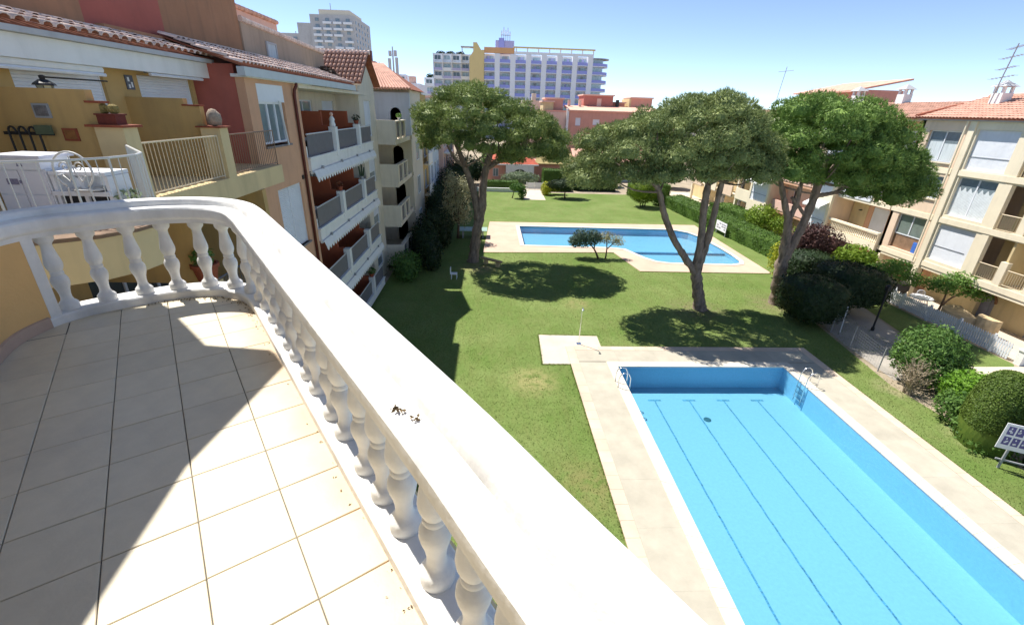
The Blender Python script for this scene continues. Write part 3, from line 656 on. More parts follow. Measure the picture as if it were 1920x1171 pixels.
# floor below: wall, balcony, railing seen through our balusters
MB().box(-8.4, -6.1, 5.2, 14.7, 5.9, 6.3).part('balcony_slab', YEL2, YB)
MB().box(-6.42, -6.1, 5.2, 9.6, 6.3, 7.15).part('parapet', YEL, YB)
MB().box(-6.45, -6.05, 9.6, 10.0, 6.3, 7.32).part('pier', YEL2, YB)
railing(YB, [(-6.25, 10.0, 6.3), (-6.25, 13.0, 6.3)], 0.95, METG)
MB().box(-6.45, -6.05, 13.0, 13.4, 6.3, 7.32).part('pier', YEL2, YB)
MB().box(-8.4, -6.3, 9.72, 9.9, 7.3, 8.72).part('partition_wall', YEL, YB)
MB().box(-8.4, -6.3, 13.1, 13.3, 6.3, 8.78).part('partition_wall', YEL, YB)
MB().box(-8.4, -6.2, 4.5, 14.7, 2.9, 3.3).part('balcony_slab', YEL2, YB)
MB().box(-6.45, -6.2, 4.5, 14.7, 3.3, 4.2).part('parapet', YEL2, YB)
# objects on this balcony
t = thing('wall_lantern', 'black lantern with pale glass on a long bracket above the stepped yellow wall', 'lantern', (-7.45, 8.75, 11.05))
MB().lathe([(0.08, 0), (0.115, 0.16), (0.11, 0.165)], (-7.45, 8.78, 10.98), 6).part('glass', M('lantern glass', (0.55, 0.55, 0.42), 0.2), t)
MB().lathe([(0.16, 0), (0.14, 0.03), (0.06, 0.085), (0.035, 0.09), (0.045, 0.14), (0.02, 0.155)], (-7.45, 8.78, 11.146), 8).part('cap', IRON, t)
mb = MB()
for k in range(6):
    a = math.pi*2*k/6; mb.tube([(-7.45+0.08*math.cos(a), 8.78+0.08*math.sin(a), 10.98), (-7.45+0.115*math.cos(a), 8.78+0.115*math.sin(a), 11.146)], 0.008, 4)
mb.part('cage', IRON, t)
MB().tube([(-7.45, 8.80, 11.27), (-6.85, 8.9, 11.25), (-6.8, 9.3, 11.25)], 0.014, 6).part('bracket', IRON, t)
def plaque(x, z, w, h, mat, label, rim=GREYM):
    t = thing('wall_plaque', label, 'plaque', (x, 8.54, z)); y = 8.54
    MB().box(x-w/2, x+w/2, y-0.025, y-0.002, z-h/2, z+h/2).part('frame', rim, t)
    MB().box(x-w/2+.03, x+w/2-.03, y-0.032, y-0.026, z-h/2+.03, z+h/2-.03).part('picture', mat, t)
plaque(-7.42, 10.76, 0.26, 0.22, M('slate picture', (0.16, 0.15, 0.15), 0.6, 0.5, 14), 'small dark framed plaque high on the yellow balcony wall')
plaque(-7.08, 10.40, 0.24, 0.20, M('rust tile', srgb('#8a5a30'), 0.6, 0.35, 12), 'small rust brown tile on the yellow balcony wall right of the garden tool rack', POT)
t = thing('tool_rack', 'dark rack of hooped tools hanging on the yellow balcony wall above the white cabinet', 'rack', (-7.75, 8.5, 10.2))
MB().box(-8.1, -7.32, 8.46, 8.50, 10.38, 10.43).part('rail', IRON, t)
for k in range(4):
    x = -8.0+0.16*k; mb = MB()
    mb.tube([(x, 8.45, 9.98), (x, 8.45, 10.42)]+[(x+0.06-0.06*math.cos(math.pi*q/6), 8.45, 10.42+0.09*math.sin(math.pi*q/6)) for q in range(1, 7)], 0.016, 6).part('tool', IRON, t)
MB().box(-7.55, -7.3, 8.42, 8.47, 10.40, 10.54).part('brush_head', M('olive brush', srgb('#55604a')), t)
# white cabinet, console, iron chair, pot
t = thing('storage_cabinet', 'white outdoor cabinet with a stacked top on the neighbouring balcony', 'cabinet', (-6.45, 7.0, 9.33))
MB().box(-6.92, -6.2, 6.85, 7.35, 9.33, 10.05).part('body', WPVC, t)
MB().box(-6.88, -6.22, 6.82, 7.33, 10.052, 10.19).part('lid', WPVC, t)
MB().box(-6.9, -6.18, 6.80, 7.37, 10.192, 10.235).part('top_board', M('lilac white', (0.62, 0.62, 0.68), 0.5), t)
for x0, x1, z0, z1 in ((-6.90, -6.57, 9.36, 9.70), (-6.55, -6.22, 9.36, 9.70), (-6.90, -6.57, 9.715, 10.03), (-6.55, -6.22, 9.715, 10.03)):
    MB().box(x0, x1, 6.835, 6.848, z0, z1).part('door', M('cabinet door', (0.70, 0.71, 0.77), 0.4, 0.04), t)
PRT = M('violet grey print', (0.22, 0.21, 0.30), 0.6, 0.3, 30)
mb = MB()
for k in range(2):
    mb.add([(-6.53+k*.05, 6.815, 10.09), (-6.50+k*.05, 6.815, 10.09), (-6.515+k*.05, 6.815, 10.14)], [(0, 1, 2)])
mb.part('logo', PRT, t)
MB().box(-6.75, -6.60, 6.828, 6.834, 9.84, 9.92).box(-6.585, -6.56, 6.828, 6.834, 9.86, 9.90).part('logo', PRT, t)
t = thing('console_table', 'low white console table with dark open shelves beside the white cabinet', 'table', (-5.8, 7.0, 9.33))
MB().box(-6.18, -5.42, 6.85, 7.3, 9.98, 10.03).part('tabletop', WPVC, t)
MB().box(-6.2, -5.42, 6.83, 7.28, 9.70, 9.76).part('shelf', WPVC, t)
for x in (-6.18, -5.80, -5.46): MB().box(x, x+0.05, 6.86, 7.28, 9.33, 9.975).part('leg', WPVC, t)
MB().box(-6.14, -5.44, 6.9, 7.26, 9.34, 9.69).part('dark_infill', DARK, t)  # solid dark box put in for the dark openings under the shelf
t = thing('garden_chair', 'white iron garden chair with scrolled round back behind our balcony rail', 'chair', (-5.7, 6.85, 9.33))
mb = MB(); cx_, cz_, rr = -5.72, 10.06, 0.25; y = 6.72
mb.tube([(cx_+rr*math.cos(a), y, cz_+rr*math.sin(a)) for a in np.linspace(R(-55), R(235), 22)], 0.014, 6)
for s in (-1, 1):
    mb.tube([(cx_+s*(0.09+0.075*(1-k/16)*math.cos(k*0.62)), y, cz_+0.05+0.075*(1-k/16)*math.sin(k*0.62)) for k in range(15)], 0.009, 5)
    mb.tube([(cx_+s*0.15, y, cz_-0.06), (cx_+s*0.08, y, cz_-0.14), (cx_+s*0.02, y, cz_-0.02), (cx_, y, cz_+0.2)], 0.008, 5)
mb.part('backrest', METW, t, smooth=True)
MB().lathe([(0.0, 0), (0.21, 0), (0.215, 0.012), (0.21, 0.025), (0, 0.025)], (cx_, y+0.22, 9.78), 20).part('seat', METW, t)
for sx, yy in ((-1, y), (1, y), (-1, y+0.42), (1, y+0.42)):
    MB().tube([(cx_+sx*0.14, yy+(0.0 if yy == y else -0.05), 9.83), (cx_+sx*0.19, yy, 9.33)], 0.012, 6).part('leg', METW, t)
for s in (-1, 1): MB().tube([(cx_+s*0.22, y, 10.0), (cx_+s*0.25, y+0.2, 10.0), (cx_+s*0.22, y+0.33, 9.92), (cx_+s*0.2, y+0.3, 9.8)], 0.011, 6).part('armrest', METW, t)
def leafball(name, parent, mat, c, r, n, size, seed=1):
    rg = np.random.default_rng(seed); d = rg.normal(size=(n, 3)); d /= np.linalg.norm(d, axis=1)[:, None]
    P = np.array(c)+d*np.array(r)*rg.uniform(0.45, 1, (n, 1))**0.6
    nr = d+rg.normal(size=(n, 3))*0.7; nr /= np.linalg.norm(nr, axis=1)[:, None]
    a = np.cross(nr, rg.normal(size=(n, 3))); a /= np.linalg.norm(a, axis=1)[:, None]; b = np.cross(nr, a); s = size*rg.uniform(0.6, 1.3, (n, 1))
    V = np.stack([P-a*s, P+b*s*0.5, P+a*s, P-b*s*0.5], 1).reshape(-1, 3)-np.array(wloc(parent) if parent else (0, 0, 0))
    return link(name, npmesh(name, V, 4), mat, parent)
def potted(label, c, r, h, mat, lr, ln, ls, pot=POT, seed=1, name='flower_pot', group=None, cat='plant pot'):
    t = thing(name, label, cat, c, group=group)
    MB().lathe([(r*0.68, 0), (r*0.95, h*0.82), (r*1.08, h*0.82), (r*1.08, h), (r*0.9, h), (r*0.85, h*0.9), (0.001, h*0.88)], c, 16).part('pot', pot, t, smooth=False)
    if mat: leafball('foliage', t, mat, (c[0], c[1], c[2]+h+lr[2]*0.8), lr, ln, ls, seed)
    return t
potted('pink brown flower pot with pale leaves behind the iron chair', (-5.35, 7.05, 9.33), 0.13, 0.24, leafmat('pale pot leaves', (0.16, 0.22, 0.10), (0.42, 0.48, 0.30), 0.2), (0.2, 0.2, 0.12), 90, 0.045, M('pinkish pot', srgb('#9a6a5c'), 0.8, 0.2, 10), 3)
# planter with two round cacti on the first pier
t = thing('cactus_planter', 'dark red trough with two round cacti on the yellow pier', 'planter', (-6.42, 8.62, 10.575))
MB().box(-6.56, -6.26, 8.5, 8.74, 10.575, 10.72).box(-6.58, -6.24, 8.48, 8.76, 10.72, 10.745).part('trough', M('dark red trough', srgb('#6b2f24'), 0.7, 0.2, 10), t)
CACT = M('cactus skin', srgb('#8b7a48'), 0.9, 0.4, 20, bump=0.8, bscale=60)
for x in (-6.49, -6.34):
    mb = MB(); prof_ = [(0.02, 0), (0.075, 0.03), (0.09, 0.08), (0.075, 0.13), (0.03, 0.155), (0.002, 0.158)]; seg = 20
    vs = [(x+(r*(1 if k % 2 else 0.84))*math.cos(2*math.pi*k/seg), 8.62+(r*(1 if k % 2 else 0.84))*math.sin(2*math.pi*k/seg), 10.735+z) for r, z in prof_ for k in range(seg)]
    mb.add(vs, [(i*seg+k, i*seg+(k+1) % seg, (i+1)*seg+(k+1) % seg, (i+1)*seg+k) for i in range(5) for k in range(seg)]).part('cactus', CACT, t)
MB().lathe([(0.001, 0), (0.05, 0.01), (0.06, 0.04), (0.03, 0.07), (0.001, 0.075)], (-6.66, 8.62, 10.575), 10).solo('white_stone', M('white stone', (0.7, 0.68, 0.62), 0.8), 'small white stone next to the cactus trough on the yellow pier', 'stone', smooth=True)
bm_ = MB().lathe([(0.001, 0), (0.13, 0.02), (0.16, 0.14), (0.15, 0.26), (0.08, 0.36), (0.001, 0.38)], (-6.55, 11.95, 10.445), 9)
bm_.v = [(p[0]+random.uniform(-.02, .02), p[1]+random.uniform(-.02, .02), p[2]) for p in bm_.v]
bm_.solo('rough_stone', M('rough grey stone', srgb('#a08f7d'), 0.9, 0.35, 9, bump=0.6, bscale=24), 'rough grey brown stone standing on the second yellow pier', 'stone', smooth=True)
# house plate, awnings, crank rod
t = thing('house_plate', 'small dark blue tile plate on the yellow wall between the two white shutters', 'plate', (-8.39, 12.15, 11.33))
MB().box(-8.398, -8.375, 12.03, 12.27, 11.17, 11.47).part('plate', M('dark tile', (0.09, 0.10, 0.13), 0.4), t)
MB().box(-8.374, -8.370, 12.08, 12.14, 11.34, 11.43).box(-8.374, -8.370, 12.17, 12.22, 11.22, 11.33).box(-8.374, -8.370, 12.08, 12.13, 11.20, 11.28).part('mark', WPVC, t)
awning(f, None, 8.0, 10.95, 11.50, 0.32, 0.075, 'long folded white awning under the eave left of the house plate')
awning(f, None, 12.35, 14.4, 11.60, 0.36, 0.06, 'shorter folded white awning under the eave next to the red side wall')
MB().tube([(-8.2, 7.1, 11.3), (-7.9, 7.5, 10.1)], 0.012, 6).solo('crank_rod', METW, 'thin white awning crank hanging in the shade at the left end of the balcony', 'crank')
potted('large terracotta pot with dark plant on the lower pier seen through our balusters', (-6.25, 9.8, 7.32), 0.26, 0.42, BUSH, (0.24, 0.24, 0.22), 120, 0.06, POT, 5)
potted('round terracotta pot on the lower far pier seen through the last balusters', (-6.25, 13.2, 7.32), 0.22, 0.34, None, None, 0, 0, POT, 6)
# roof terrace masses behind the eave
MB().box(-12, -8.95, 3.5, 12.1, 12.2, 12.95).part('roof_parapet', BRN, YB)
MB().box(-12.4, -10.4, 3.5, 17.5, 0, 12.3).part('rear_wall', YEL, YB)
MB().box(-12.02, -8.93, 3.48, 12.1, 12.952, 13.0).part('parapet_coping', TILEU, YB)

# ================================================================== ORANGE BUILDING
OB = thing('orange_building', 'orange building with brick red side wall and white shutters beside the dark red downpipe', 'building', (-9, 16.5, 0))
f = FX(-7.0)
wall(f, 14.72, 18.55, 0.0, 11.62, 0.25, [(15.35, 17.2, 9.72, 11.5), (15.6, 17.6, 6.15, 8.35), (15.6, 17.6, 2.6, 5.2)], 'wall', ORA, OB)
MB().box(-9.8, -7.252, 14.73, 14.95, 0, 11.95).part('side_wall', RED, OB)
MB().box(-12, -7.26, 18.3, 18.54, 0, 11.9).part('side_wall', ORA, OB)
MB().fbox(f, 15.35, 17.2, 11.0, 11.5, -0.2, 0.01).part('shutter_box', WPVC, OB)
window(f, OB, 15.42, 17.13, 9.78, 11.0, 2, -0.12)
MB().fbox(f, 15.30, 17.25, 9.66, 9.72, -0.2, 0.06).part('window_sill', M('grey sill', (0.22, 0.2, 0.2)), OB)
MB().tube([(-6.9, 16.55, 11.05), (-6.86, 16.72, 9.7)], 0.03, 6).part('awning_arm', METW, OB)
shutter(f, OB, 15.6, 17.6, 6.15, 8.35, -0.1, n=2)
MB().fbox(f, 15.5, 17.7, 6.09, 6.15, -0.2, 0.05).part('window_sill', M('grey sill', (0.22, 0.2, 0.2)), OB)
shutter(f, OB, 15.6, 17.6, 2.6, 5.2, -0.1, n=2)
# eave and roof
MB().box(-7.3, -6.84, 14.6, 19.6, 11.62, 11.70).part('soffit', WHITE, OB)
MB().box(-6.95, -6.74, 14.3, 25.4, 11.64, 11.87).part('gutter', M('pale grey gutter', (0.52, 0.56, 0.56), 0.5, 0.06), OB)
roof_tiles(OB, (-6.80, 14.3, 11.935), (0, 1, 0), (-0.95, 0, 0.30), 50, 5, 0.222, 0.42, 0.1, TILEP, single=True)
MB().box(-8.9, -8.7, 12.3, 15.3, 12.25, 12.5).part('flashing', BRN, OB)
# downpipe with a swan neck
MB().tube([(-6.84, 18.05, 11.66), (-6.84, 18.05, 11.55), (-6.90, 18.0, 11.42), (-6.93, 18.0, 11.25), (-6.93, 18.0, 0.3)], 0.055, 8).part('downpipe', PIPE, OB, smooth=True)
# penthouses stepping up behind
MB().box(-14, -9.0, 12.12, 14.95, 11.8, 13.7).part('penthouse', RED, OB)
MB().box(-14, -9.05, 14.96, 19.4, 11.8, 14.35).part('penthouse', BRN, OB)
MB().slab([(-8.85, 15.0, 14.46), (-8.85, 19.6, 14.46), (-14, 19.6, 15.4), (-14, 15.0, 15.4)], 0.1).part('penthouse_roof', TILE, OB)
MB().box(-7.1, -6.97, 17.75, 17.9, 8.42, 8.56).part('bracket', IRON, OB)

# ================================================================== WHITE BALCONY BUILDING
WB = thing('balcony_building', 'cream building with white scalloped balconies and terracotta partitions right of the downpipe', 'building', (-8.5, 23.5, 0))
f2 = FX(-8.8)
lev = [0.62, 3.45, 6.2, 8.95]
holes = []
for z in lev:
    for a, b in ((19.2, 21.4), (22.7, 24.9), (26.3, 28.2)): holes.append((a, b, z+0.05, z+2.2))
wall(f2, 18.55, 28.6, 0, 11.75, 0.25, holes, 'wall', CRM, WB)
for z in lev:
    for a, b in ((19.2, 21.4), (22.7, 24.9), (26.3, 28.2)):
        shutter(f2, WB, a, b, z+0.05, z+2.2, -0.1) if random.random() < 0.6 else window(f2, WB, a, b, z+0.05, z+2.2, 1, -0.12)
    MB().box(-8.8, -7.02, 18.56, 28.6, z-0.26, z).part('balcony_slab', WHITE, WB)
    MB().box(-7.0, -6.9, 18.55, 28.55, z-0.34, z+0.16).part('balcony_fascia', WHITE, WB)
    MB().box(-6.895, -6.86, 18.5, 28.6, z+0.10, z+0.17).part('fascia_moulding', WHITE, WB)
    MB().box(-7.9, -7.0, 18.56, 18.66, z, z+0.55).part('side_parapet', WHITE, WB)
    if z > 1:
        # scalloped awning valance under the slab
        mb = MB(); u = 18.6; w0 = -6.84
        mb.add([(w0, 18.6, z-0.34), (w0, 28.5, z-0.34), (w0+0.10, 28.5, z-0.60), (w0+0.10, 18.6, z-0.60)], [(0, 1, 2, 3)])
        while u < 28.4:
            w1 = 0.33; n = 5
            top = [(w0+0.10, u, z-0.60), (w0+0.10, u+w1, z-0.60)]; arcp = [(w0+0.10, u+w1-w1*k/n, z-0.60-0.15*math.sin(math.pi*k/n)-0.03) for k in range(n+1)]
            mb.add(top+arcp, [tuple(range(len(top)+len(arcp)))]); u += w1
        mb.part('awning_valance', WHITE, WB)
        MB().tube([(-6.93, 18.6, z-0.40), (-6.93, 28.5, z-0.40)], 0.06, 8).part('awning_roll', WHITE, WB)
        for k in range(4): MB().box(-6.88, -6.80, 19.6+2.6*k, 19.68+2.6*k, z-0.36, z-0.24).part('bracket', GREYM, WB)
    for y in (21.9, 25.75):
        MB().box(-7.12, -6.83, y-0.17, y+0.17, z-0.05, z+1.15).part('pillar', WHITE, WB)
        partition(y-0.02, -8.8, -7.13, z+1.75, [((-7.13, -7.4), z+1.2), ((-7.4, -8.8), z+1.75)], TER, WB, 0.14, z)
    mb = MB()
    for a, b in ((18.7, 21.7), (22.1, 25.55), (25.95, 28.5)):
        MB().tube([(-6.98, a, z+0.98), (-6.98, b, z+0.98)], 0.03, 6).part('handrail', METW, WB)
        o = MB().box(-6.985, -6.975, a, b, z+0.18, z+0.94).part('screen', METG, WB)
MB().box(-8.8, -6.95, 18.56, 28.6, 11.50, 11.62).part('soffit', CRM, WB)
t = thing('air_conditioner', 'white air conditioning unit on the middle white balcony by the downpipe', 'air conditioner', (-7.25, 19.2, 6.2))
MB().box(-7.42, -7.10, 18.8, 19.7, 6.36, 7.05).part('casing', WPVC, t)
MB().lathe([(0.02, 0), (0.24, 0), (0.26, 0.02), (0.24, 0.03), (0.02, 0.03)], (0, 0, 0), 16).part('fan_grille', GREYM, t, world=False)
g_ = t.children[-1]; g_.rotation_euler = (R(90), 0, 0); g_.location = (0, -0.405, 0.5)
for y in (18.95, 19.5): MB().box(-7.4, -7.12, y, y+0.06, 6.2, 6.355).part('foot', GREYM, t)
potted('potted dark cactus with upright arms on the middle balcony pillar', (-6.98, 25.75, 7.35), 0.12, 0.16, None, None, 0, 0, M('grey pot', (0.3, 0.3, 0.3)), 8)
ct = [o for o in col.objects if o.name.startswith('flower_pot')][-1]
for dx, h in ((-0.05, 0.5), (0.02, 0.62), (0.08, 0.45)):
    MB().tube([(-6.98+dx, 25.75, 7.45), (-6.98+dx*1.8, 25.75+dx, 7.5+h)], [0.05, 0.035], 7).part('cactus_arm', M('dark cactus', (0.05, 0.08, 0.04), 0.8, 0.3, 8), ct)
potted('terracotta pot with reddish plant on the middle balcony pillar nearer the downpipe', (-6.98, 21.9, 7.35), 0.13, 0.2, leafmat('rust leaves', (0.12, 0.04, 0.02), (0.28, 0.10, 0.05), 0.2), (0.16, 0.16, 0.14), 60, 0.05, POT, 9)
potted('dark potted bush on the upper white pillar near the gabled tower', (-6.98, 25.75, 10.1), 0.13, 0.18, DHEDGE, (0.2, 0.2, 0.16), 100, 0.05, POT, 10)
t = thing('garden_statue', 'pale seated figure ornament on the upper white pillar', 'statue', (-6.98, 21.9, 10.1))
MB().lathe([(0.12, 0), (0.14, 0.08), (0.10, 0.2), (0.12, 0.3), (0.07, 0.4), (0.04, 0.43)], (-6.98, 21.9, 10.1), 12).part('body', WHITE, t, smooth=True)
MB().lathe([(0.001, 0), (0.06, 0.03), (0.075, 0.09), (0.05, 0.15), (0.001, 0.17)], (-6.98, 21.9, 10.52), 12).part('head', PNKL, t, smooth=True)
t = thing('patio_table', 'dark patio table on the upper white balcony next to the downpipe', 'table', (-7.6, 20, 8.95))
MB().box(-8.0, -7.2, 19.3, 20.9, 9.64, 9.69).part('tabletop', GRYW, t)
for x, y in ((-7.95, 19.35), (-7.3, 19.35), (-7.95, 20.8), (-7.3, 20.8)): MB().box(x, x+.05, y, y+.05, 8.95, 9.638).part('leg', IRON, t)
potted('leafy pot plant at the lowest white balcony in the shade', (-6.98, 25.75, 1.77), 0.14, 0.2, BUSH, (0.26, 0.26, 0.22), 120, 0.06, POT, 12)
# upper set-back storey with sloping parapet, chimney-like end
PB = thing('penthouse_block', 'faded beige penthouse storey with tile topped parapet behind the white balconies', 'building', (-11.5, 26, 11.6))
mb = MB(); x0, x1 = -13, -9.0
mb.add([(x1, 19.42, 11.6), (x1, 28.1, 11.6), (x1, 28.1, 13.45), (x1, 19.42, 13.65), (x0, 19.42, 11.6), (x0, 28.1, 11.6), (x0, 28.1, 13.45), (x0, 19.42, 13.65)], [(0, 1, 2, 3), (4, 7, 6, 5), (0, 3, 7, 4), (1, 5, 6, 2), (3, 2, 6, 7)])
mb.part('wall', M('faded beige render', srgb('#b79f8a'), 0.9, 0.1, 0.6, grime=0.25), PB)
mb = MB(); o_ = MB()
for k in range(36): o_.tube([(-8.98, 19.4+k*0.24, 13.69-k*0.0056), (-8.98, 19.4+(k+1)*0.24+0.03, 13.69-(k+1)*0.0056)], [0.1, 0.085], 7)
q = o_.part('coping_tile', TILEP, PB); q['kind'] = 'stuff'
window(FX(-9.0), PB, 21.2, 22.1, 12.2, 13.2, 0, 0.01, frame=GRYW, glass=CURT)
MB().box(-13, -9.8, 19.45, 24.6, 13.6, 14.25).part('upper_parapet', PNKL, PB)
o_ = MB()
for k in range(15): o_.tube([(-9.78, 19.45+k*0.24*1.43, 14.3), (-9.78, 19.45+(k+1)*0.24*1.43+0.03, 14.3)], [0.1, 0.085], 7)
q = o_.part('coping_tile', TILE, PB); q['kind'] = 'stuff'
leafball('roof_shrub', None, leafmat('brown scrub', (0.03, 0.02, 0.015), (0.09, 0.06, 0.04), 0.1), (0, 0, 0), (0.6, 0.9, 0.5), 700, 0.09, 21)
o = col.objects['roof_shrub']; o.location = (-8.7, 27.2, 12.3); tag(o, 'dark brown scrubby plant growing on the roof beside the gabled tower', 'shrub')

# ================================================================== GABLED TOWER
GT = thing('gabled_tower', 'beige tower with tiled gable roof and one tall column of white windows', 'tower', (-8.6, 30.5, 0))
f = FX(-7.5)
wall(f, 28.6, 32.4, 0, 12.1, 0.25, [(29.6, 31.2, z+0.3, z+2.3) for z in lev], 'wall', CRM, GT)
for z in lev: 
    shutter(f, GT, 29.6, 31.2, z+1.0, z+2.3, -0.08); window(f, GT, 29.6, 31.2, z+0.3, z+1.0, 0, -0.12)
MB().box(-11, -7.76, 28.6, 28.84, 0, 12.1).part('side_wall', CRM, GT)
MB().box(-11, -7.76, 32.16, 32.4, 0, 12.1).part('side_wall', CRM, GT)
mb = MB(); mb.add([(-7.5, 28.6, 12.1), (-7.5, 32.4, 12.1), (-7.5, 30.5, 13.45), (-7.76, 28.6, 12.1), (-7.76, 32.4, 12.1), (-7.76, 30.5, 13.45)], [(0, 1, 2), (3, 5, 4), (0, 2, 5, 3), (1, 4, 5, 2)]); mb.part('gable', CRM, GT)
MB().box(-11.1, -7.2, 28.2, 28.6, 12.0, 12.14).part('eave_moulding', CRM, GT)
s_ = math.hypot(1.9+.45, 1.35+.32)
for y0, e in ((28.15, (0, 1, 0.71)), (32.85, (0, -1, 0.71))):
    roof_tiles(GT, (-11.2, y0, 12.12) if True else None, (1, 0, 0), e, 18, 7, 0.225, 0.42, 0.1, TILE)
MB().tube([(-11.2, 30.5, 13.78), (-7.1, 30.5, 13.78)], 0.11, 8).part('ridge_tile', TILEP, GT)

# ================================================================== ARCHED BALCONY BUILDING
AB = thing('arched_building', 'cream and pale blue building with dark arched doorways and a hipped tile roof', 'building', (-8.5, 38, 0))
wall(FX(-9.0), 32.4, 44, 0, 12.2, 0.25, [(33.5, 36, z+0.1, z+2.2) for z in lev], 'wall', CRM, AB)
for z in lev: window(FX(-9.0), AB, 33.5, 36, z+0.1, z+2.2, 1, -0.12, glass=GLASSB)
def archwall(F, u0, u1, v0, v1, au, ar, av, th, mat, parent, name='wall'):
    """wall with one round arch opening: centre au, radius ar, springing height av above v0"""
    mb = MB(); n = 10
    mb.fbox(F, u0, au-ar, v0, v1, -th, 0).fbox(F, au+ar, u1, v0, v1, -th, 0)
    pts = [(au-ar*math.cos(math.pi*k/n), v0+av+ar*math.sin(math.pi*k/n)) for k in range(n+1)]
    for (a, b), (c, d) in zip(pts[:-1], pts[1:]):
        vs = [F(a, b, 0), F(c, d, 0), F(c, v1, 0), F(a, v1, 0), F(a, b, -th), F(c, d, -th), F(c, v1, -th), F(a, v1, -th)]
        mb.add(vs, [(0, 1, 2, 3), (4, 7, 6, 5), (0, 4, 5, 1)])
    return mb.part(name, mat, parent)
fy = FY(38.3)
for i, z in enumerate(lev):
    archwall(fy, -9.0, -6.25, z, z+(3.0 if i == 3 else 2.45), -7.35, 0.42, 1.55, 0.3, BLU if i == 3 else CRM, AB)
    MB().box(-7.85, -6.85, 38.62, 38.66, z, z+2.2).part('arch_door', GLASSB, AB)
    MB().box(-9.0, -6.35, 32.4, 38.3, z-0.30, z).part('balcony_slab', CRM, AB)
    MB().box(-7.6, -6.3, 32.42, 32.6, z, z+1.2).part('parapet', CRM, AB)
    for y in (32.7, 34.4, 36.1): MB().box(-6.55, -6.32, y, y+0.3, z, z+1.08).part('parapet_pier', CRM, AB)
    MB().box(-6.56, -6.30, 32.7, 36.4, z+1.082, z+1.17).part('parapet_rail', CRM, AB)
    for y in (33.0, 34.7): MB().box(-6.47, -6.44, y, y+1.4, z+0.1, z+1.08).part('grey_panel', METG, AB)
MB().box(-9, -6.25, 38.62, 44, 0, 12.3).part('wall', CRM, AB)
MB().box(-6.24, -6.1, 39.0, 44, 9.0, 9.2).part('moulding', CRM, AB)
for z in lev: window(FX(-6.25), AB, 40.2, 41.6, z+0.7, z+2.2, 1, 0.005)
# hipped roof
mb = MB(); a = [(-11, 37.6, 12.15), (-5.85, 37.6, 12.15), (-5.85, 44.3, 12.15), (-11, 44.3, 12.15), (-10.5, 41, 14.0), (-8.6, 41, 14.0)]
mb.add(a, [(0, 1, 5, 4), (1, 2, 5), (2, 3, 4, 5), (3, 0, 4), (0, 3, 2, 1)]); mb.part('roof_bed', TILEU, AB)
o_ = MB()
for k in range(23):
    x = -11+k*0.225; xt = -10.5+(k/22)*1.9
    o_.tube([(x, 37.55, 12.2), (x+(xt-x)*0.98, 40.9, 14.02)], [0.1, 0.05], 7)
q = o_.part('roof_tile', TILE, AB); q['kind'] = 'stuff'
t = thing('brick_chimney', 'red brick chimney with clay cap behind the hipped tile roof', 'chimney', (-10.4, 44.6, 12))
MB().box(-10.8, -10.0, 44.2, 45.0, 12, 14.4).part('stack', RED, t); MB().box(-10.6, -10.2, 44.4, 44.8, 14.4, 15.2).part('flue', PIPE, t); MB().box(-10.9, -9.9, 44.1, 45.1, 14.3, 14.42).part('cap', TILE, t)
potted('row plant in white pots along the top arched balcony parapet', (-6.42, 34.6, 10.12), 0.12, 0.18, BUSH, (0.2, 0.5, 0.16), 160, 0.05, WHITE, 13)

# ================================================================== FURTHER ROW
def rowhouse(name, label, y0, y1, X0, zt, mat, wins, trim=WHITE, arch=False):
    t = thing(name, label, 'building', (X0-3, (y0+y1)/2, 0)); F = FX(X0)
    hs_ = [(u0, u1, z0, z1) for (u0, u1) in wins for (z0, z1) in ((1.2, 2.6), (4.0, 5.6), (6.8, 8.4), (9.4, 10.9)) if z1 < zt-0.3]
    wall(F, y0, y1, 0, zt, 0.3, hs_, 'wall', mat, t)
    MB().box(X0-6, X0-0.31, y0, y0+0.3, 0, zt).part('side_wall', mat, t)
    MB().box(X0-6, X0+0.12, y0-0.02, y1+0.02, zt, zt+0.16).part('cornice', trim, t)
    for h in hs_:
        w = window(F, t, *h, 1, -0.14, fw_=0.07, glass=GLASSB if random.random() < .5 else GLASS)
        MB().fbox(F, h[0]-0.12, h[1]+0.12, h[2]-0.1, h[2], -0.1, 0.08).part('window_sill', trim, w)
        if arch: MB().fbox(F, h[0]-0.1, h[1]+0.1, h[3], h[3]+0.14, -0.1, 0.05).part('lintel', trim, w)
    return t
h1 = rowhouse('narrow_building', 'narrow mustard yellow building squeezed between the cream and pale blue fronts', 44.02, 47.6, -6.25, 12.0, YEL, [(44.9, 46.5)])
for z in (3.4, 6.2, 9.0):
    MB().box(-6.24, -5.7, 44.3, 46.9, z-0.12, z).part('balcony_slab', PALE, h1); MB().box(-5.78, -5.7, 44.3, 46.9, z, z+0.9).part('balcony_front', WHITE, h1)
h2 = rowhouse('pale_building', 'pale blue white building with tall windows behind the first pine', 47.62, 56, -6.1, 11.6, BLU, [(48.6, 50), (51.5, 52.9), (54, 55)], arch=True)
h3 = rowhouse('pink_rowhouse', 'pale pink building at the far end of the left row', 56.02, 66, -5.6, 10.6, PNKL, [(57, 58.4), (60, 61.4), (63, 64.4)])
for z in (3.4, 6.2):
    MB().box(-5.59, -4.9, 57, 62, z-0.15, z).part('balcony_slab', WHITE, h3); mb = MB(); rail_mesh(mb, [(-4.95, 57, z), (-4.95, 62, z)], 0.95, 0.2, 0.015); mb.part('railing', METG, h3)
h4 = rowhouse('grey_rowhouse', 'light grey building closing the left row beside the garden gate', 66.02, 76, -6.3, 10.2, GRYW, [(67.5, 69), (71, 72.4)])
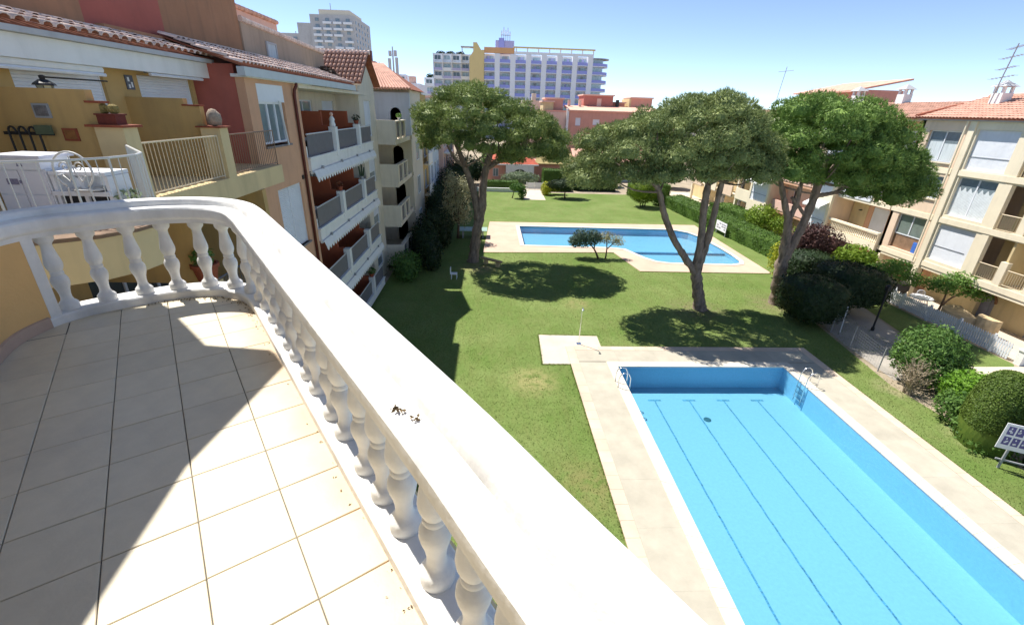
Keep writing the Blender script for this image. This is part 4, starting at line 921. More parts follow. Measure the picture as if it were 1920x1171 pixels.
# ================================================================== RIGHT BUILDING
RB = thing('peach_building', 'long peach and cream apartment block with terracotta roof on the right', 'building', (32, 40, 0))
F = FX(29, -1)
def Fw(x): return FX(x, -1)
lv = [2.62, 5.45, 8.3]; top = 11.2
BIG = dict(parent=RB)
# --- bay C: windows left of the pipe
hC = [(29.0, 31.25, 8.75, 10.6), (29.0, 31.25, 6.5, 7.9), (29.0, 31.25, 2.78, 5.15)]
wall(F, 28.62, 32.0, 2.3, top, 0.28, hC, 'wall', PCH, RB)
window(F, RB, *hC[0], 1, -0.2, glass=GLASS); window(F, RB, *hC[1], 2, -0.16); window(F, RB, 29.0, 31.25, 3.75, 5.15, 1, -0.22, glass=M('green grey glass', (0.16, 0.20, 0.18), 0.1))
MB().fbox(F, 29.0, 31.25, 2.78, 3.75, -0.35, -0.2).part('lower_panel', M('brown panel', srgb('#8a6d55'), 0.8, 0.25, 3), RB)
MB().fbox(F, 29.15, 29.45, 2.8, 3.5, -0.19, -0.12).part('blue_towel', M('blue cloth', (0.05, 0.16, 0.55), 0.9, 0.3, 8), RB)
for a, b in ((8.68, 8.75), (6.42, 6.5)): MB().fbox(F, 28.9, 31.4, a, b, -0.2, 0.1).part('window_sill', PALE, RB)
MB().fbox(F, 29.07, 30.08, 8.82, 9.85, -0.172, -0.168).part('curtain', CURT, RB); MB().fbox(F, 30.17, 31.18, 8.82, 9.95, -0.172, -0.168).part('curtain', CURT, RB)
# --- pilaster, pipe, bay B
MB().fbox(F, 28.2, 28.6, 0, top, -0.1, 0.1).part('pilaster', PALE, RB)
MB().tube([(28.82, 28.72, top+0.25), (28.82, 28.72, 2.4)], 0.05, 8).part('downpipe', PALE, RB)
hB = [(25.6, 28.05, 8.5, 10.75), (25.6, 28.05, 5.72, 8.05), (25.6, 28.05, 2.85, 5.12)]
wall(F, 25.25, 28.2, 2.3, top, 0.28, hB, 'wall', PALE, RB)
shutter(F, RB, *hB[0], -0.14); shutter(F, RB, *hB[2], -0.14)
MB().fbox(F, 25.6, 28.05, 9.22, 9.26, -0.13, -0.1).part('shutter_seam', GREYM, RB); MB().fbox(F, 25.9, 28.05, 3.72, 3.76, -0.13, -0.1).part('shutter_seam', GREYM, RB)
window(F, RB, *hB[1], 1, -0.22, fw_=0.07); 
mb = MB(); n = 60
for k in range(n):
    u0, u1 = 25.65+2.35*k/n, 25.65+2.35*(k+1)/n; w0, w1 = -0.19+0.015*(k % 2), -0.19+0.015*((k+1) % 2)
    mb.add([F(u0, 5.8, w0+.008), F(u1, 5.8, w1+.008), F(u1, 7.35+0.12*math.sin(k*.7), w1+.008), F(u0, 7.35+0.12*math.sin((k-1)*.7), w0+.008)], [(0, 1, 2, 3)])
mb.part('curtain', M('white net curtain', (0.70, 0.74, 0.76), 0.9, 0.1, 4), RB)
# slab bands at every storey
for z in (2.3, 5.2, 8.1): MB().fbox(F, 18, 32.0, z, z+0.32, -0.05, 0.05).part('floor_band', PALE, RB)
# --- bay A: recessed balconies with piers and railings
wall(Fw(30.6), 17, 25.25, 2.3, top, 0.25, [(18, 19.4, z+.3, z+2.3) for z in lv]+[(23.9, 24.6, z+.3, z+2.2) for z in lv], 'wall', YEL2, RB)
for z in lv:
    window(Fw(30.6), RB, 23.9, 24.6, z+.3, z+2.2, 0, -0.15, glass=GLASSB); window(Fw(30.6), RB, 18, 19.4, z+.3, z+2.3, 1, -0.15, glass=GLASSB)
    MB().box(29.06, 30.6, 17, 25.25, z-0.32, z-0.02).part('balcony_slab', PALE, RB)
    for y in (25.05, 23.42, 21.8, 20.1): MB().fbox(F, y-0.2, y+0.2, z, z+(1.35 if y == 23.42 else (2.55 if y != 21.8 else 2.55)), -0.25, 0.02).part('pier', PALE, RB)
    for a, b in ((23.62, 24.85), (22.0, 23.22), (20.3, 21.6)): railing(RB, [(29.08, a, z), (29.08, b, z)], 0.95, METT, gap=0.12, base=0.12, r=0.015, top=0.03)
    MB().box(29.1, 30.6, 23.36, 23.48, z, z+2.5).part('partition_wall', YEL2, RB)
t = thing('air_conditioner', 'grey air conditioner on the recessed balcony wall above the garden arch', 'air conditioner', (30.3, 22.5, 4.2))
MB().box(30.2, 30.58, 22.1, 22.95, 4.1, 4.7).part('casing', GREYM, t); MB().lathe([(0.02, 0), (0.22, 0), (0.23, 0.02), (0.02, 0.02)], (0, 0, 0), 14).part('fan_grille', DARK, t, world=False)
g_ = t.children[-1]; g_.rotation_euler = (0, R(-90), 0); g_.location = (-0.105, 0.02, 0.2)
# --- ground floor set back, arch, awning
archwall(Fw(30.4), 17, 28.6, 0, 2.3, 24.55, 0.5, 1.2, 0.3, YEL2, RB, 'ground_wall')
MB().box(30.72, 30.76, 24.0, 25.1, 0, 1.8).part('arch_door', M('grey violet door', (0.30, 0.29, 0.34), 0.5), RB)
MB().box(30.70, 30.72, 24.53, 24.57, 0, 1.75).part('arch_door', GREYM, RB)
n = 12; mb = MB(); A_ = [(30.36, 24.55-0.56*math.cos(math.pi*k/n), 1.2+0.56*math.sin(math.pi*k/n)) for k in range(n+1)]; mb.tube(A_, 0.075, 6); mb.part('arch_trim', M('brown arch trim', srgb('#7d5a3a')), RB)
MB().box(29.0, 36, 17, 32.0, 2.1, 2.29).part('ceiling_slab', PALE, RB)
MB().box(29.0, 29.3, 28.25, 28.65, 0, 2.3).part('pier', PALE, RB); MB().box(29.0, 29.35, 31.6, 32, 0, 2.3).part('pier', PALE, RB)
wall(Fw(31.2), 28.6, 37, 0, 2.4, 0.25, [(30, 31.4, 0.02, 2.1), (33, 35, 0.02, 2.1)], 'ground_wall', PCHD, RB)
for a, b in ((30, 31.4), (33, 35)): window(Fw(31.2), RB, a, b, 0.02, 2.1, 1, -0.15, glass=GLASSB)
awning(Fw(30.4), None, 21.6, 23.5, 2.0, 0.35, 0.08, 'folded white awning above the ground floor terrace right of the arched door')
MB().tube([(30.36, 21.9, 2.2), (30.36, 21.9, 0.0)], 0.025, 6).part('drain_pipe', GREYM, RB)
# --- bay D: recess with balustrade balcony
wall(Fw(30.5), 32.0, 37.4, 2.4, top, 0.25, [(33.7, 35.3, z+.05, z+2.2) for z in lv], 'wall', PCHD, RB)
for z in lv: shutter(Fw(30.5), RB, 33.7, 35.3, z+.05, z+2.2, -0.1)
wall(Fw(30.46), 35.75, 37.4, 2.4, top, 0.03, [], 'wall_panel', YEL2, RB)
MB().box(29, 36, 31.78, 32.0, 0, top).part('side_wall', PCH, RB)
MB().box(28.75, 30.5, 32.05, 37.45, 2.05, 2.55).part('balcony_slab', PALE, RB)
MB().box(28.70, 28.95, 32.05, 37.45, 3.32, 3.47).part('balustrade_rail', PALE, RB); MB().box(28.75, 28.92, 32.1, 37.4, 2.55, 2.66).part('balustrade_base', PALE, RB)
small = MB().lathe([(0.055, 0), (0.055, 0.06), (0.03, 0.12), (0.06, 0.27), (0.03, 0.36), (0.055, 0.48), (0.03, 0.6), (0.055, 0.66)], (0, 0, 0), 8).mesh('baluster', smooth=True)
for k in range(27): link('baluster', small, PALE, RB, Vector((28.83, 32.25+k*0.19, 2.66))-wloc(RB))
MB().box(28.72, 30.5, 32.0, 32.04, 2.55, 3.47).part('side_parapet', PALE, RB)
MB().box(28.9, 30.5, 32.05, 37.4, 5.2, 5.45).part('balcony_slab', PALE, RB); MB().box(28.85, 29.0, 33.9, 37.45, 5.4, 6.25).part('parapet', WPVC, RB)
MB().box(28.8, 29.02, 33.85, 37.5, 6.252, 6.32).part('parapet_coping', PALE, RB); MB().box(28.9, 30.5, 32.05, 37.4, 8.05, 8.3).part('balcony_slab', PALE, RB); MB().box(28.85, 29.0, 32.1, 37.45, 8.3, 9.2).part('parapet', PCH, RB)
t = thing('wall_lamp', 'small dark round ornament on the cream wall above the balustrade balcony', 'ornament', (30.4, 36.4, 4.4))
MB().lathe([(0.05, 0), (0.14, 0.03), (0.14, 0.06), (0.05, 0.09)], (30.36, 36.4, 4.3), 12).part('lamp_body', IRON, t); MB().box(30.36, 30.46, 36.36, 36.44, 4.34, 4.4).part('bracket', IRON, t)
# --- projecting shutter bays E and G, linking walls
def shutterbay(u0, u1, x, z0s, mat=PALE, tmat=WPVC):
    Fb = Fw(x); mbs = []
    wall(Fb, u0, u1, 1.7, top-0.1, 0.2, [(u0+0.3, u1-0.3, z+0.1, z+2.35) for z in z0s], 'wall', mat, RB)
    MB().box(x+0.2, 30.5, u0, u0+0.2, 1.7, top-0.1).part('side_wall', PCH, RB); MB().box(x+0.2, 30.5, u1-0.2, u1, 1.7, top-0.1).part('side_wall', PCH, RB)
    for z in z0s:
        shutter(Fb, RB, u0+0.3, u1-0.3, z+0.1, z+2.35, -0.1); MB().fbox(Fb, u0+0.3, u1-0.3, z+0.85, z+0.89, -0.08, -0.05).part('shutter_seam', GREYM, RB)
        # scalloped awning hood shading the shutter
        mb = MB(); k = 9; d = (u1-u0-0.3)/k
        for i in range(k):
            a = u0+0.15+i*d; arcp = [(a+d*(1-q/4), z+2.0-0.10*math.sin(math.pi*q/4)) for q in range(5)]
            mb.add([Fb(a, z+2.1, 0.75), Fb(a+d, z+2.1, 0.75)]+[Fb(p, q_, 0.75) for p, q_ in arcp], [tuple(range(7))])
        mb.add([Fb(u0+0.15, z+2.5, 0.02), Fb(u1-0.15, z+2.5, 0.02), Fb(u1-0.15, z+2.1, 0.75), Fb(u0+0.15, z+2.1, 0.75)], [(0, 1, 2, 3)])
        mb.part('awning', WHITE, RB)
shutterbay(37.5, 40.1, 28.5, [2.2, 5.1, 8.2]); shutterbay(46.3, 49.9, 28.3, [2.8, 5.6, 8.4])
wall(Fw(30.3), 40.1, 46.3, 0, top, 0.25, [(41, 42.4, z+.3, z+2) for z in (0, 2.6, 5.45, 8.3)]+[(44.2, 45.4, z+.3, z+2) for z in (2.6, 5.45, 8.3)], 'wall', PCH, RB)
for z in (0, 2.6, 5.45, 8.3): window(Fw(30.3), RB, 41, 42.4, z+.3, z+2, 1, -0.14, glass=GLASSB)
for z in (2.6, 5.45, 8.3):
    window(Fw(30.3), RB, 44.2, 45.4, z+.3, z+2, 1, -0.14, glass=GLASSB); MB().box(28.9, 30.3, 40.15, 46.25, z-.25, z).part('balcony_slab', PCHD, RB)
    MB().box(28.85, 29.0, 40.15, 46.25, z, z+.9).part('parapet', PNKL, RB)
wall(Fw(30.6), 49.9, 70, 0, top-0.6, 0.25, [(51+4.2*k, 52.6+4.2*k, z+.3, z+2.1) for k in range(4) for z in (0, 2.6, 5.4, 8.0)], 'wall', YEL2, RB)
for k in range(4):
    for z in (0, 2.6, 5.4, 8.0): window(Fw(30.6), RB, 51+4.2*k, 52.6+4.2*k, z+.3, z+2.1, 1, -0.14, glass=GLASSB)
    for z in (2.5, 5.3, 7.9):
        MB().box(28.8, 30.6, 50.3+4.2*k, 53.6+4.2*k, z-.3, z).part('balcony_slab', PALE, RB); MB().box(28.75, 28.9, 50.3+4.2*k, 53.6+4.2*k, z-.2, z+1.0).part('parapet', PCH if k % 2 else PALE, RB)
    MB().box(29.0, 29.3, 53.7+4.2*k, 54.0+4.2*k, 0, 10).part('pier', PALE, RB)
# --- body and roofs
MB().box(31.2, 44, 17, 70, 2.4, top-0.05).part('core_wall', PCH, RB)
MB().box(28.75, 29.3, 17, 32.1, 11.2, 11.33).part('soffit', GRYW, RB); MB().box(29.29, 31.2, 17, 32, 10.95, 11.2).part('lintel_band', GRYW, RB)
roof_tiles(RB, (28.62, 17, 11.34), (0, 1, 0), (4.5, 0, 1.38), 69, 11, 0.222, 0.43, 0.1, TILE)
MB().tube([(33.1, 17, 12.78), (33.1, 32.2, 12.78)], 0.12, 8).part('ridge_tile', TILE, RB)
MB().slab([(33.0, 17, 12.7), (33.0, 32.2, 12.7), (38, 32.2, 11.3), (38, 17, 11.3)], 0.1).part('rear_roof', TILEU, RB)
MB().box(28.9, 30.6, 32.1, 50, 11.1, 11.3).part('soffit', PCH, RB)
roof_tiles(RB, (28.55, 32.3, 11.3), (0, 1, 0), (4.5, 0, 1.12), 80, 11, 0.222, 0.43, 0.1, TILE)
MB().tube([(28.6, 32.25, 11.42), (33.1, 32.25, 12.62)], 0.14, 7).part('verge_tile', M('dark verge tile', srgb('#9a5a44'), 0.85, 0.25, 5), RB)
MB().slab([(33.0, 32.2, 12.4), (33.0, 50, 12.4), (38, 50, 11.2), (38, 32.2, 11.2)], 0.1).part('rear_roof', TILEU, RB)
roof_tiles(RB, (28.8, 50.2, 10.7), (0, 1, 0), (4.5, 0, 1.2), 90, 10, 0.222, 0.45, 0.1, TILE)
MB().box(32.5, 37, 44, 52, 11.5, 13.6).part('penthouse', PNK, RB)
MB().slab([(32.0, 43.8, 13.5), (37.4, 43.8, 14.6), (37.4, 52.4, 14.6), (32.0, 52.4, 13.5)], 0.15).part('penthouse_roof', TILE, RB)
def rooftop_chimney(x, y, z, label):
    t = thing('roof_chimney', label, 'chimney', (x, y, z), group='white chimneys on the peach block')
    MB().box(x-.35, x+.35, y-.35, y+.35, z, z+0.75).part('stack', WHITE, t)
    for sx in (-.26, .26):
        for sy in (-.26, .26): MB().box(x+sx-.07, x+sx+.07, y+sy-.07, y+sy+.07, z+.751, z+1.1).part('post', WHITE, t)
    mb = MB(); mb.add([(x-.5, y-.5, z+1.1), (x+.5, y-.5, z+1.1), (x+.5, y+.5, z+1.1), (x-.5, y+.5, z+1.1), (x, y, z+1.5)], [(0, 1, 4), (1, 2, 4), (2, 3, 4), (3, 0, 4), (0, 3, 2, 1)]).part('cap', GRYW, t)
rooftop_chimney(32.3, 43.2, 12.3, 'white roof chimney against the brown penthouse behind the pine crown')
rooftop_chimney(32.9, 38.9, 12.3, 'small capped white chimney alone on the ridge of the second tile roof')
rooftop_chimney(31.7, 30.1, 12.1, 'pale stubby chimney at the foot of the tall television antenna')
t = thing('tv_antenna', 'tall leaning television antenna on the terracotta roof at the right edge', 'antenna', (31.4, 29.0, 12.3))
a0, a1 = Vector((31.2, 30.2, 12.2)), Vector((31.2, 29.9, 15.5)); MB().tube([a0, a1], 0.035, 6).part('mast', GREYM, t)
for k, (h, ln) in enumerate(((0.45, 0.7), (0.6, 0.5), (0.78, 0.6), (0.93, 0.4))):
    c = a0.lerp(a1, h); mb = MB().tube([c+Vector((0, -ln, 0.1)), c+Vector((0, ln, -0.05))], 0.016, 5)
    for q in range(7): p = c+Vector((0, -ln+q*ln/3, 0.1-0.15*q/6)); mb.tube([p+Vector((-.22, 0, 0)), p+Vector((.22, 0, 0))], 0.011, 4)
    mb.part('aerial', GREYM, t)
t = thing('tv_antenna', 'small thin aerial rising behind the pine crowns against the sky', 'antenna', (26, 46, 11.2)); t.location = (30, 52, 12)
MB().tube([(30.0, 52, 11.5), (30.4, 52, 15.9)], 0.03, 5).part('mast', GREYM, t); MB().tube([(29.6, 52, 15.4), (31.2, 52, 15.6)], 0.02, 4).part('aerial', GREYM, t)

# ================================================================== FENCES, SIGNS, GARDEN FURNITURE (right side)
t = thing('picket_fence', 'white picket fence between the grass strip and the garden terrace', 'fence', (26.65, 23.5, 0))
pk = MB(); pk.add([(-.012, -.045, 0.05), (.012, -.045, 0.05), (.012, .045, 0.05), (-.012, .045, 0.05), (-.012, -.045, 0.86), (.012, -.045, 0.86), (.012, .045, 0.86), (-.012, .045, 0.86), (-.012, 0, 0.95), (.012, 0, 0.95)], [(0, 1, 5, 4), (2, 3, 7, 6), (1, 2, 6, 9, 5), (3, 0, 4, 8, 7), (4, 5, 9, 8), (6, 7, 8, 9), (0, 3, 2, 1)])
pk = pk.mesh('picket'); y = 19.45; k = 0
while y < 27.7:
    if k % 15 == 7: MB().box(26.60, 26.70, y-.05, y+.05, 0, 1.02).part('post', WPVC, t)
    else: link('picket', pk, WPVC, t, Vector((26.62, y, random.uniform(-.01, .01)))-wloc(t))
    y += 0.128; k += 1
for z in (0.25, 0.65): MB().box(26.64, 26.67, 19.4, 27.7, z, z+.07).part('rail', WPVC, t)
t = thing('garden_wall', 'low white rendered wall block where the picket fence ends', 'wall', (27.5, 19, 0))
MB().box(26.6, 30, 18.75, 19.05, 0, 0.75).part('wall', WHITE, t); MB().box(26.55, 30, 18.70, 19.10, 0.752, 0.82).part('coping', WHITE, t)
t = thing('stone_planter', 'curved pale sandstone planter wall behind the picket fence near the arched door', 'planter', (28.3, 23.6, 0))
MB().prism(arc(28.6, 23.8, 1.15, 60, 250, 10), 0, 0.75).part('planter_wall', STONE, t); MB().prism(arc(28.6, 22.4, 0.6, 90, 270, 8), 0, 1.0).part('planter_pier', STONE, t)
t = thing('round_table', 'white oval garden table under the lemon trees behind the fence', 'table', (27.9, 26.2, 0))
MB().lathe([(0.001, 0.70), (0.62, 0.70), (0.64, 0.72), (0.62, 0.745), (0.001, 0.745)], (27.9, 26.2, 0), 20).part('tabletop', WPVC, t)
for dx, dy in ((-.4, -.3), (.4, -.3), (-.4, .3), (.4, .3)): MB().tube([(27.9+dx*.6, 26.2+dy*.6, .7), (27.9+dx, 26.2+dy, 0)], 0.025, 6).part('leg', WPVC, t)
def gchair(x, y, rz, label):
    t = thing('plastic_chair', label, 'chair', (x, y, 0), rz, group='white garden chairs on the terrace')
    MB().box(-.22, .22, -.22, .22, .40, .43).part('seat', WPVC, t, world=False)
    mb = MB(); mb.tube([(-.21, .22, .43), (-.2, .27, .75), (-.1, .29, .86), (.1, .29, .86), (.2, .27, .75), (.21, .22, .43)], .02, 6)
    for k in range(-2, 3): mb.tube([(k*.07, .24, .43), (k*.065, .29, .85)], .012, 4)
    mb.part('backrest', WPVC, t, world=False)
    for sx in (-.2, .2):
        for sy in (-.2, .2): MB().tube([(sx, sy, .41), (sx*1.15, sy*1.15, 0)], .016, 5).part('leg', WPVC, t, world=False)
gchair(28.6, 26.9, R(-30), 'white garden chair with rounded back behind the oval table')
gchair(27.5, 27.3, R(40), 'white garden chair left of the oval table beside the dark grill')
t = thing('covered_grill', 'black covered barbecue on the terrace left of the oval table', 'barbecue', (28.0, 28.1, 0))
MB().box(27.5, 28.5, 27.8, 28.35, .5, 1.05).part('hood', IRON, t)
for sx in (27.55, 28.42): MB().box(sx, sx+.05, 27.85, 28.3, 0, .5).part('leg', IRON, t)
def pictos(parent, F, u0, u1, v0, v1, nc, nr, w, ink, paper):
    du, dv = (u1-u0)/nc, (v1-v0)/nr
    for i in range(nc):
        for j in range(nr):
            a, b, c, d = u0+du*i+du*.1, u0+du*(i+1)-du*.1, v0+dv*j+dv*.1, v0+dv*(j+1)-dv*.1
            o = MB().fbox(F, a, b, c, d, w, w+.004).part('pictogram', ink, parent)
            rr = random.Random(i*7+j); m = MB()
            def P_(x, y_): return F(a+(b-a)*x, c+(d-c)*y_, w+.006)
            for q in range(2):
                x, y_ = rr.uniform(.15, .5), rr.uniform(.12, .4); m.add([P_(x, y_), P_(x+.35, y_+.08), P_(x+.30, y_+.24), P_(x-.05, y_+.16)], [(0, 1, 2, 3)])
            hx, hy = rr.uniform(.3, .6), .76; m.add([P_(hx+.11*math.cos(k*math.pi/4), hy+.11*math.sin(k*math.pi/4)) for k in range(8)], [tuple(range(8))])
            m.part('figure', paper, o)
INK = M('violet blue print', (0.10, 0.09, 0.26), 0.5, 0.3, 20); PAPER = M('sign white', (0.78, 0.78, 0.82), 0.45, 0.03, 3)
t = thing('pool_rules_sign', 'white pool rules board with blue pictograms by the clipped hedges at right', 'sign', (18.1, 11.6, 0))
Fs = lambda u, v, w: (17.55+u*0.87-w*0.49, 11.85-u*0.49-w*0.87, v)
def sbox(F, u0, u1, v0, v1, w0, w1):
    vs = [F(u, v, w) for v in (v0, v1) for (u, w) in ((u0, w0), (u1, w0), (u1, w1), (u0, w1))]
    return MB().add(vs, [(0, 1, 2, 3), (7, 6, 5, 4), (0, 4, 5, 1), (1, 5, 6, 2), (2, 6, 7, 3), (3, 7, 4, 0)])
MB.fbox_old = MB.fbox
def fbox_any(s, F, u0, u1, v0, v1, w0, w1):
    if F is Fs: q = sbox(F, u0, u1, v0, v1, w0, w1); return s.add(q.v, q.f)
    return MB.fbox_old(s, F, u0, u1, v0, v1, w0, w1)
MB.fbox = fbox_any
MB().fbox(Fs, 0, 1.75, 0.85, 1.85, 0, 0.03).part('board', PAPER, t); pictos(t, Fs, 0.06, 1.69, 0.98, 1.79, 7, 2, 0.031, INK, PAPER)
for u in (0.35, 1.4): MB().fbox(Fs, u, u+.06, 0, 1.8, -0.07, -0.01).part('post', GREYM, t)
MB().fbox(Fs, 0.2, 1.6, 0.35, 0.40, -0.075, -0.03).part('cross_bar', GREYM, t)
t = thing('hedge_sign', 'white notice board with grey writing hung on the long hedge by the far pool', 'sign', (23.3, 44.6, 0))
Fh = FX(23.28, -1); MB().fbox(Fh, 43.5, 45.7, 0.45, 1.35, 0, 0.04).part('board', PAPER, t)
GINK = M('grey print', (0.28, 0.28, 0.33), 0.6)
for r_ in range(3):
    for k in range(4):
        if (r_+k) % 4 != 3: MB().fbox(Fh, 43.62+k*.5, 44.02+k*.5+random.uniform(-.05, .04), 1.08-r_*.22, 1.22-r_*.22, .041, .045).part('print', GINK, t)
for y in (43.6, 45.5): MB().box(23.3, 23.36, y, y+.08, 0, 1.3).part('post', GREYM, t)
# wire fence posts along the shaded path
t = thing('wire_fence', 'dark wire mesh fence on thin posts along the shaded path', 'fence', (19.6, 20, 0))
fp = [(18.75, 18.2), (19.15, 20.6), (19.35, 22.4)]
for x, y in fp: MB().tube([(x, y, 0), (x, y, 1.25)], 0.03, 6).part('post', GREYM, t)
mb = MB()
for k in range(9): mb.tube([(x, y, 0.1+k*.135) for x, y in fp], 0.004, 3, cap=False)
for a, b in zip(fp[:-1], fp[1:]):
    n = 14
    for i in range(n): x, y = a[0]+(b[0]-a[0])*i/n, a[1]+(b[1]-a[1])*i/n; mb.tube([(x, y, .1), (x, y, 1.18)], 0.003, 3, cap=False)
mb.part('mesh', GREYM, t)
MB().tube([(19.9, 22.4, 0), (19.85, 22.4, 1.6)], 0.03, 6).solo('garden_stake', WPVC, 'thin white stake standing in front of the dark clipped trees', 'stake')
t = thing('lamp_post', 'short black lamp post leaning over the shaded path under the dark clipped tree', 'lamp post', (22.05, 22.7, 0))
MB().tube([(22.05, 22.7, 0), (22.05, 22.7, 0.2)], 0.09, 8).part('base', IRON, t); MB().tube([(22.05, 22.7, 0.2), (22.1, 22.75, 2.4)], 0.05, 8).part('pole', IRON, t); MB().lathe([(0.06, 0), (0.15, 0.05), (0.16, 0.3), (0.03, 0.4)], (22.1, 22.75, 2.4), 8).part('lantern', IRON, t)
# bench, table tennis table, small things left of centre
t = thing('stone_bench', 'low weathered bench beside the trunk of the first pine', 'bench', (0.0, 33.4, 0))
mb = MB().prism([(-0.75, 34.05), (-0.60, 34.30), (0.95, 33.10), (0.80, 32.85)], 0.40, 0.52); mb.part('seat', WOOD, t)
MB().prism([(-0.5, 33.9), (-0.35, 34.08), (-0.15, 33.93), (-0.3, 33.75)], 0.03, 0.4).part('support', STONE, t); MB().prism([(0.4, 33.2), (0.55, 33.38), (0.75, 33.22), (0.6, 33.04)], 0.03, 0.4).part('support', STONE, t)
t = thing('table_tennis_table', 'pale green table tennis table in the light beyond the first pine trunk', 'table', (-1.6, 42.0, 0))
GRNT = M('pale green table top', (0.30, 0.42, 0.36), 0.5, 0.05, 2)
MB().box(-2.95, -0.3, 41.3, 42.85, 0.72, 0.77).part('tabletop', GRNT, t); MB().box(-1.64, -1.60, 41.2, 42.95, 0.772, 0.90).part('net', WPVC, t)
for x in (-2.6, -0.75): MB().box(x, x+.1, 41.5, 42.65, 0, 0.72).part('leg', GREYM, t)
t = thing('white_bollard', 'small white plastic chair at the edge of the building shade', 'chair', (-2.5, 30.4, 0)); t.name = 'plastic_chair'
MB().box(-2.75, -2.3, 30.2, 30.65, .40, .43).part('seat', WPVC, t); MB().box(-2.78, -2.74, 30.2, 30.65, .43, .85).part('backrest', WPVC, t)
for x in (-2.72, -2.35):
    for y in (30.22, 30.6): MB().box(x, x+.04, y, y+.04, 0, .4).part('leg', WPVC, t)
# far garden: path, gate panels, low wall
fillpoly('path', [(4.4, 62), (7.4, 62), (7.6, 75), (5.4, 75)], [], 0.045, PAVEB)
t = thing('garden_gate', 'pair of white garden gate panels at the end of the pale path', 'gate', (6.3, 71, 0))
for x in (5.5, 6.75): MB().box(x, x+1.1, 71, 71.06, 0.1, 1.0).part('gate_panel', WHITE, t)
for x in (5.38, 6.62, 7.88): MB().box(x, x+.1, 70.95, 71.1, 0, 1.1).part('gate_post', WHITE, t)
t = thing('garden_wall', 'long low white wall edging the far end of the lawn', 'wall', (1.5, 68, 0))
MB().box(-2, 4.2, 68.0, 68.25, 0, 0.5).part('wall', WHITE, t); MB().box(-2, 4.2, 67.96, 68.29, .502, .56).part('coping', WHITE, t)
# ================================================================== VEGETATION
def unit(v): return v/np.linalg.norm(v, axis=1)[:, None]
def leaves_from(P, Nn, size, rg, tilt=0.6, asp=0.5):
    n = len(P); nr = unit(Nn+rg.normal(size=(n, 3))*tilt); a = unit(np.cross(nr, rg.normal(size=(n, 3)))); b = np.cross(nr, a); s = (size*rg.uniform(0.6, 1.35, n))[:, None]
    return np.stack([P-a*s, P+b*s*asp, P+a*s, P-b*s*asp], 1).reshape(-1, 3)
def needles_from(P, Nn, ln, wd, rg, k=6, spread=0.75):
    n = len(P); out = []
    for i in range(k):
        d = unit(Nn+np.array([0, 0, 0.35])+rg.normal(size=(n, 3))*spread); L_ = (ln*rg.uniform(0.6, 1.25, n))[:, None]
        s = unit(np.cross(d, rg.normal(size=(n, 3))))*wd
        out.append(np.stack([P-s, P+s, P+d*L_], 1))
    return np.concatenate(out, 1).reshape(-1, 3)
def ico(c, r, sub=2):
    bm = bmesh.new(); bmesh.ops.create_icosphere(bm, subdivisions=sub, radius=1)
    T = np.array([[v.co[:] for v in f.verts] for f in bm.faces]); bm.free()
    return (T*np.array(r)+np.array(c)).reshape(-1, 3)
def lobes_on(masses, spacing, rlob, rg, zcut=-0.5):
    out = []
    for mi, (c, r) in enumerate(masses):
        c, r = np.array(c, float), np.array(r, float); pts = []
        for _ in range(4000):
            d = rg.normal(size=3); d /= np.linalg.norm(d)
            if d[2] < zcut: continue
            p = c+d*r*rg.uniform(0.86, 1.04)
            if any(np.linalg.norm((p-np.array(c2))/np.array(r2)) < 0.84 for j, (c2, r2) in enumerate(masses) if j != mi): continue
            if all(np.linalg.norm(p-q) > spacing for q, _ in pts+out): pts.append((p, rlob*rg.uniform(0.7, 1.3)))
        out += pts
    return out
def pine_crown(tree, masses, mat, seed, spacing=1.12, rlob=0.86, per=300):
    rg = np.random.default_rng(seed); V = []; Q = []; off = np.array(wloc(tree)); core = []
    lob = lobes_on(masses, spacing, rlob, rg)
    for p, r in lob:
        n = int(per*r*r/(rlob*rlob)); d = unit(rg.normal(size=(n, 3))); d = d[d[:, 2] > -0.55]
        rr = np.array([r, r, r*0.78])*rg.uniform(0.85, 1.15, 3)
        P = p+d*rr*rg.uniform(0.72, 1.03, (len(d), 1)); V.append(needles_from(P-off, d, 0.19, 0.015, rg, 7, 0.5)); m_ = 3*len(d); d2 = unit(rg.normal(size=(m_, 3))); d2 = d2[d2[:, 2] > -0.6]; Q.append(leaves_from(p+d2*rr*rg.uniform(0.80, 0.98, (len(d2), 1))-off, d2, 0.062, rg, 0.4, 0.45))
        core.append(ico(p-off, rr*0.64, 1))
    link('crown', npmesh('crown', np.concatenate(V), 3), mat, tree)
    link('crown_core', npmesh('crown_core', np.concatenate(core), 3), mat, tree)
    link('crown', npmesh('crown', np.concatenate(Q), 4), mat, tree)
    return lob
def rough_tube(mb, pts, rads, seg=14, amp=0.11, sub=7, rs=1):
    rr = random.Random(rs); P = [Vector(p) for p in pts]; path_, rad_ = [], []
    for i in range(len(P)-1):
        p0, p1, p2, p3 = P[max(0, i-1)], P[i], P[i+1], P[min(len(P)-1, i+2)]
        for j in range(sub):
            t = j/sub; path_.append(0.5*((2*p1)+(p2-p0)*t+(2*p0-5*p1+4*p2-p3)*t*t+(3*p1-p0-3*p2+p3)*t**3)); rad_.append(rads[i]*(1-t)+rads[i+1]*t)
    path_.append(P[-1]); rad_.append(rads[-1])
    k0 = len(mb.v); mb.tube(path_, [r*rr.uniform(1-amp, 1+amp) for r in rad_], seg)
    for i in range(k0, len(mb.v)):
        c = path_[min(len(path_)-1, (i-k0)//seg)]; p = Vector(mb.v[i]); mb.v[i] = tuple(c+(p-c)*rr.uniform(1-amp, 1+amp))
    return mb
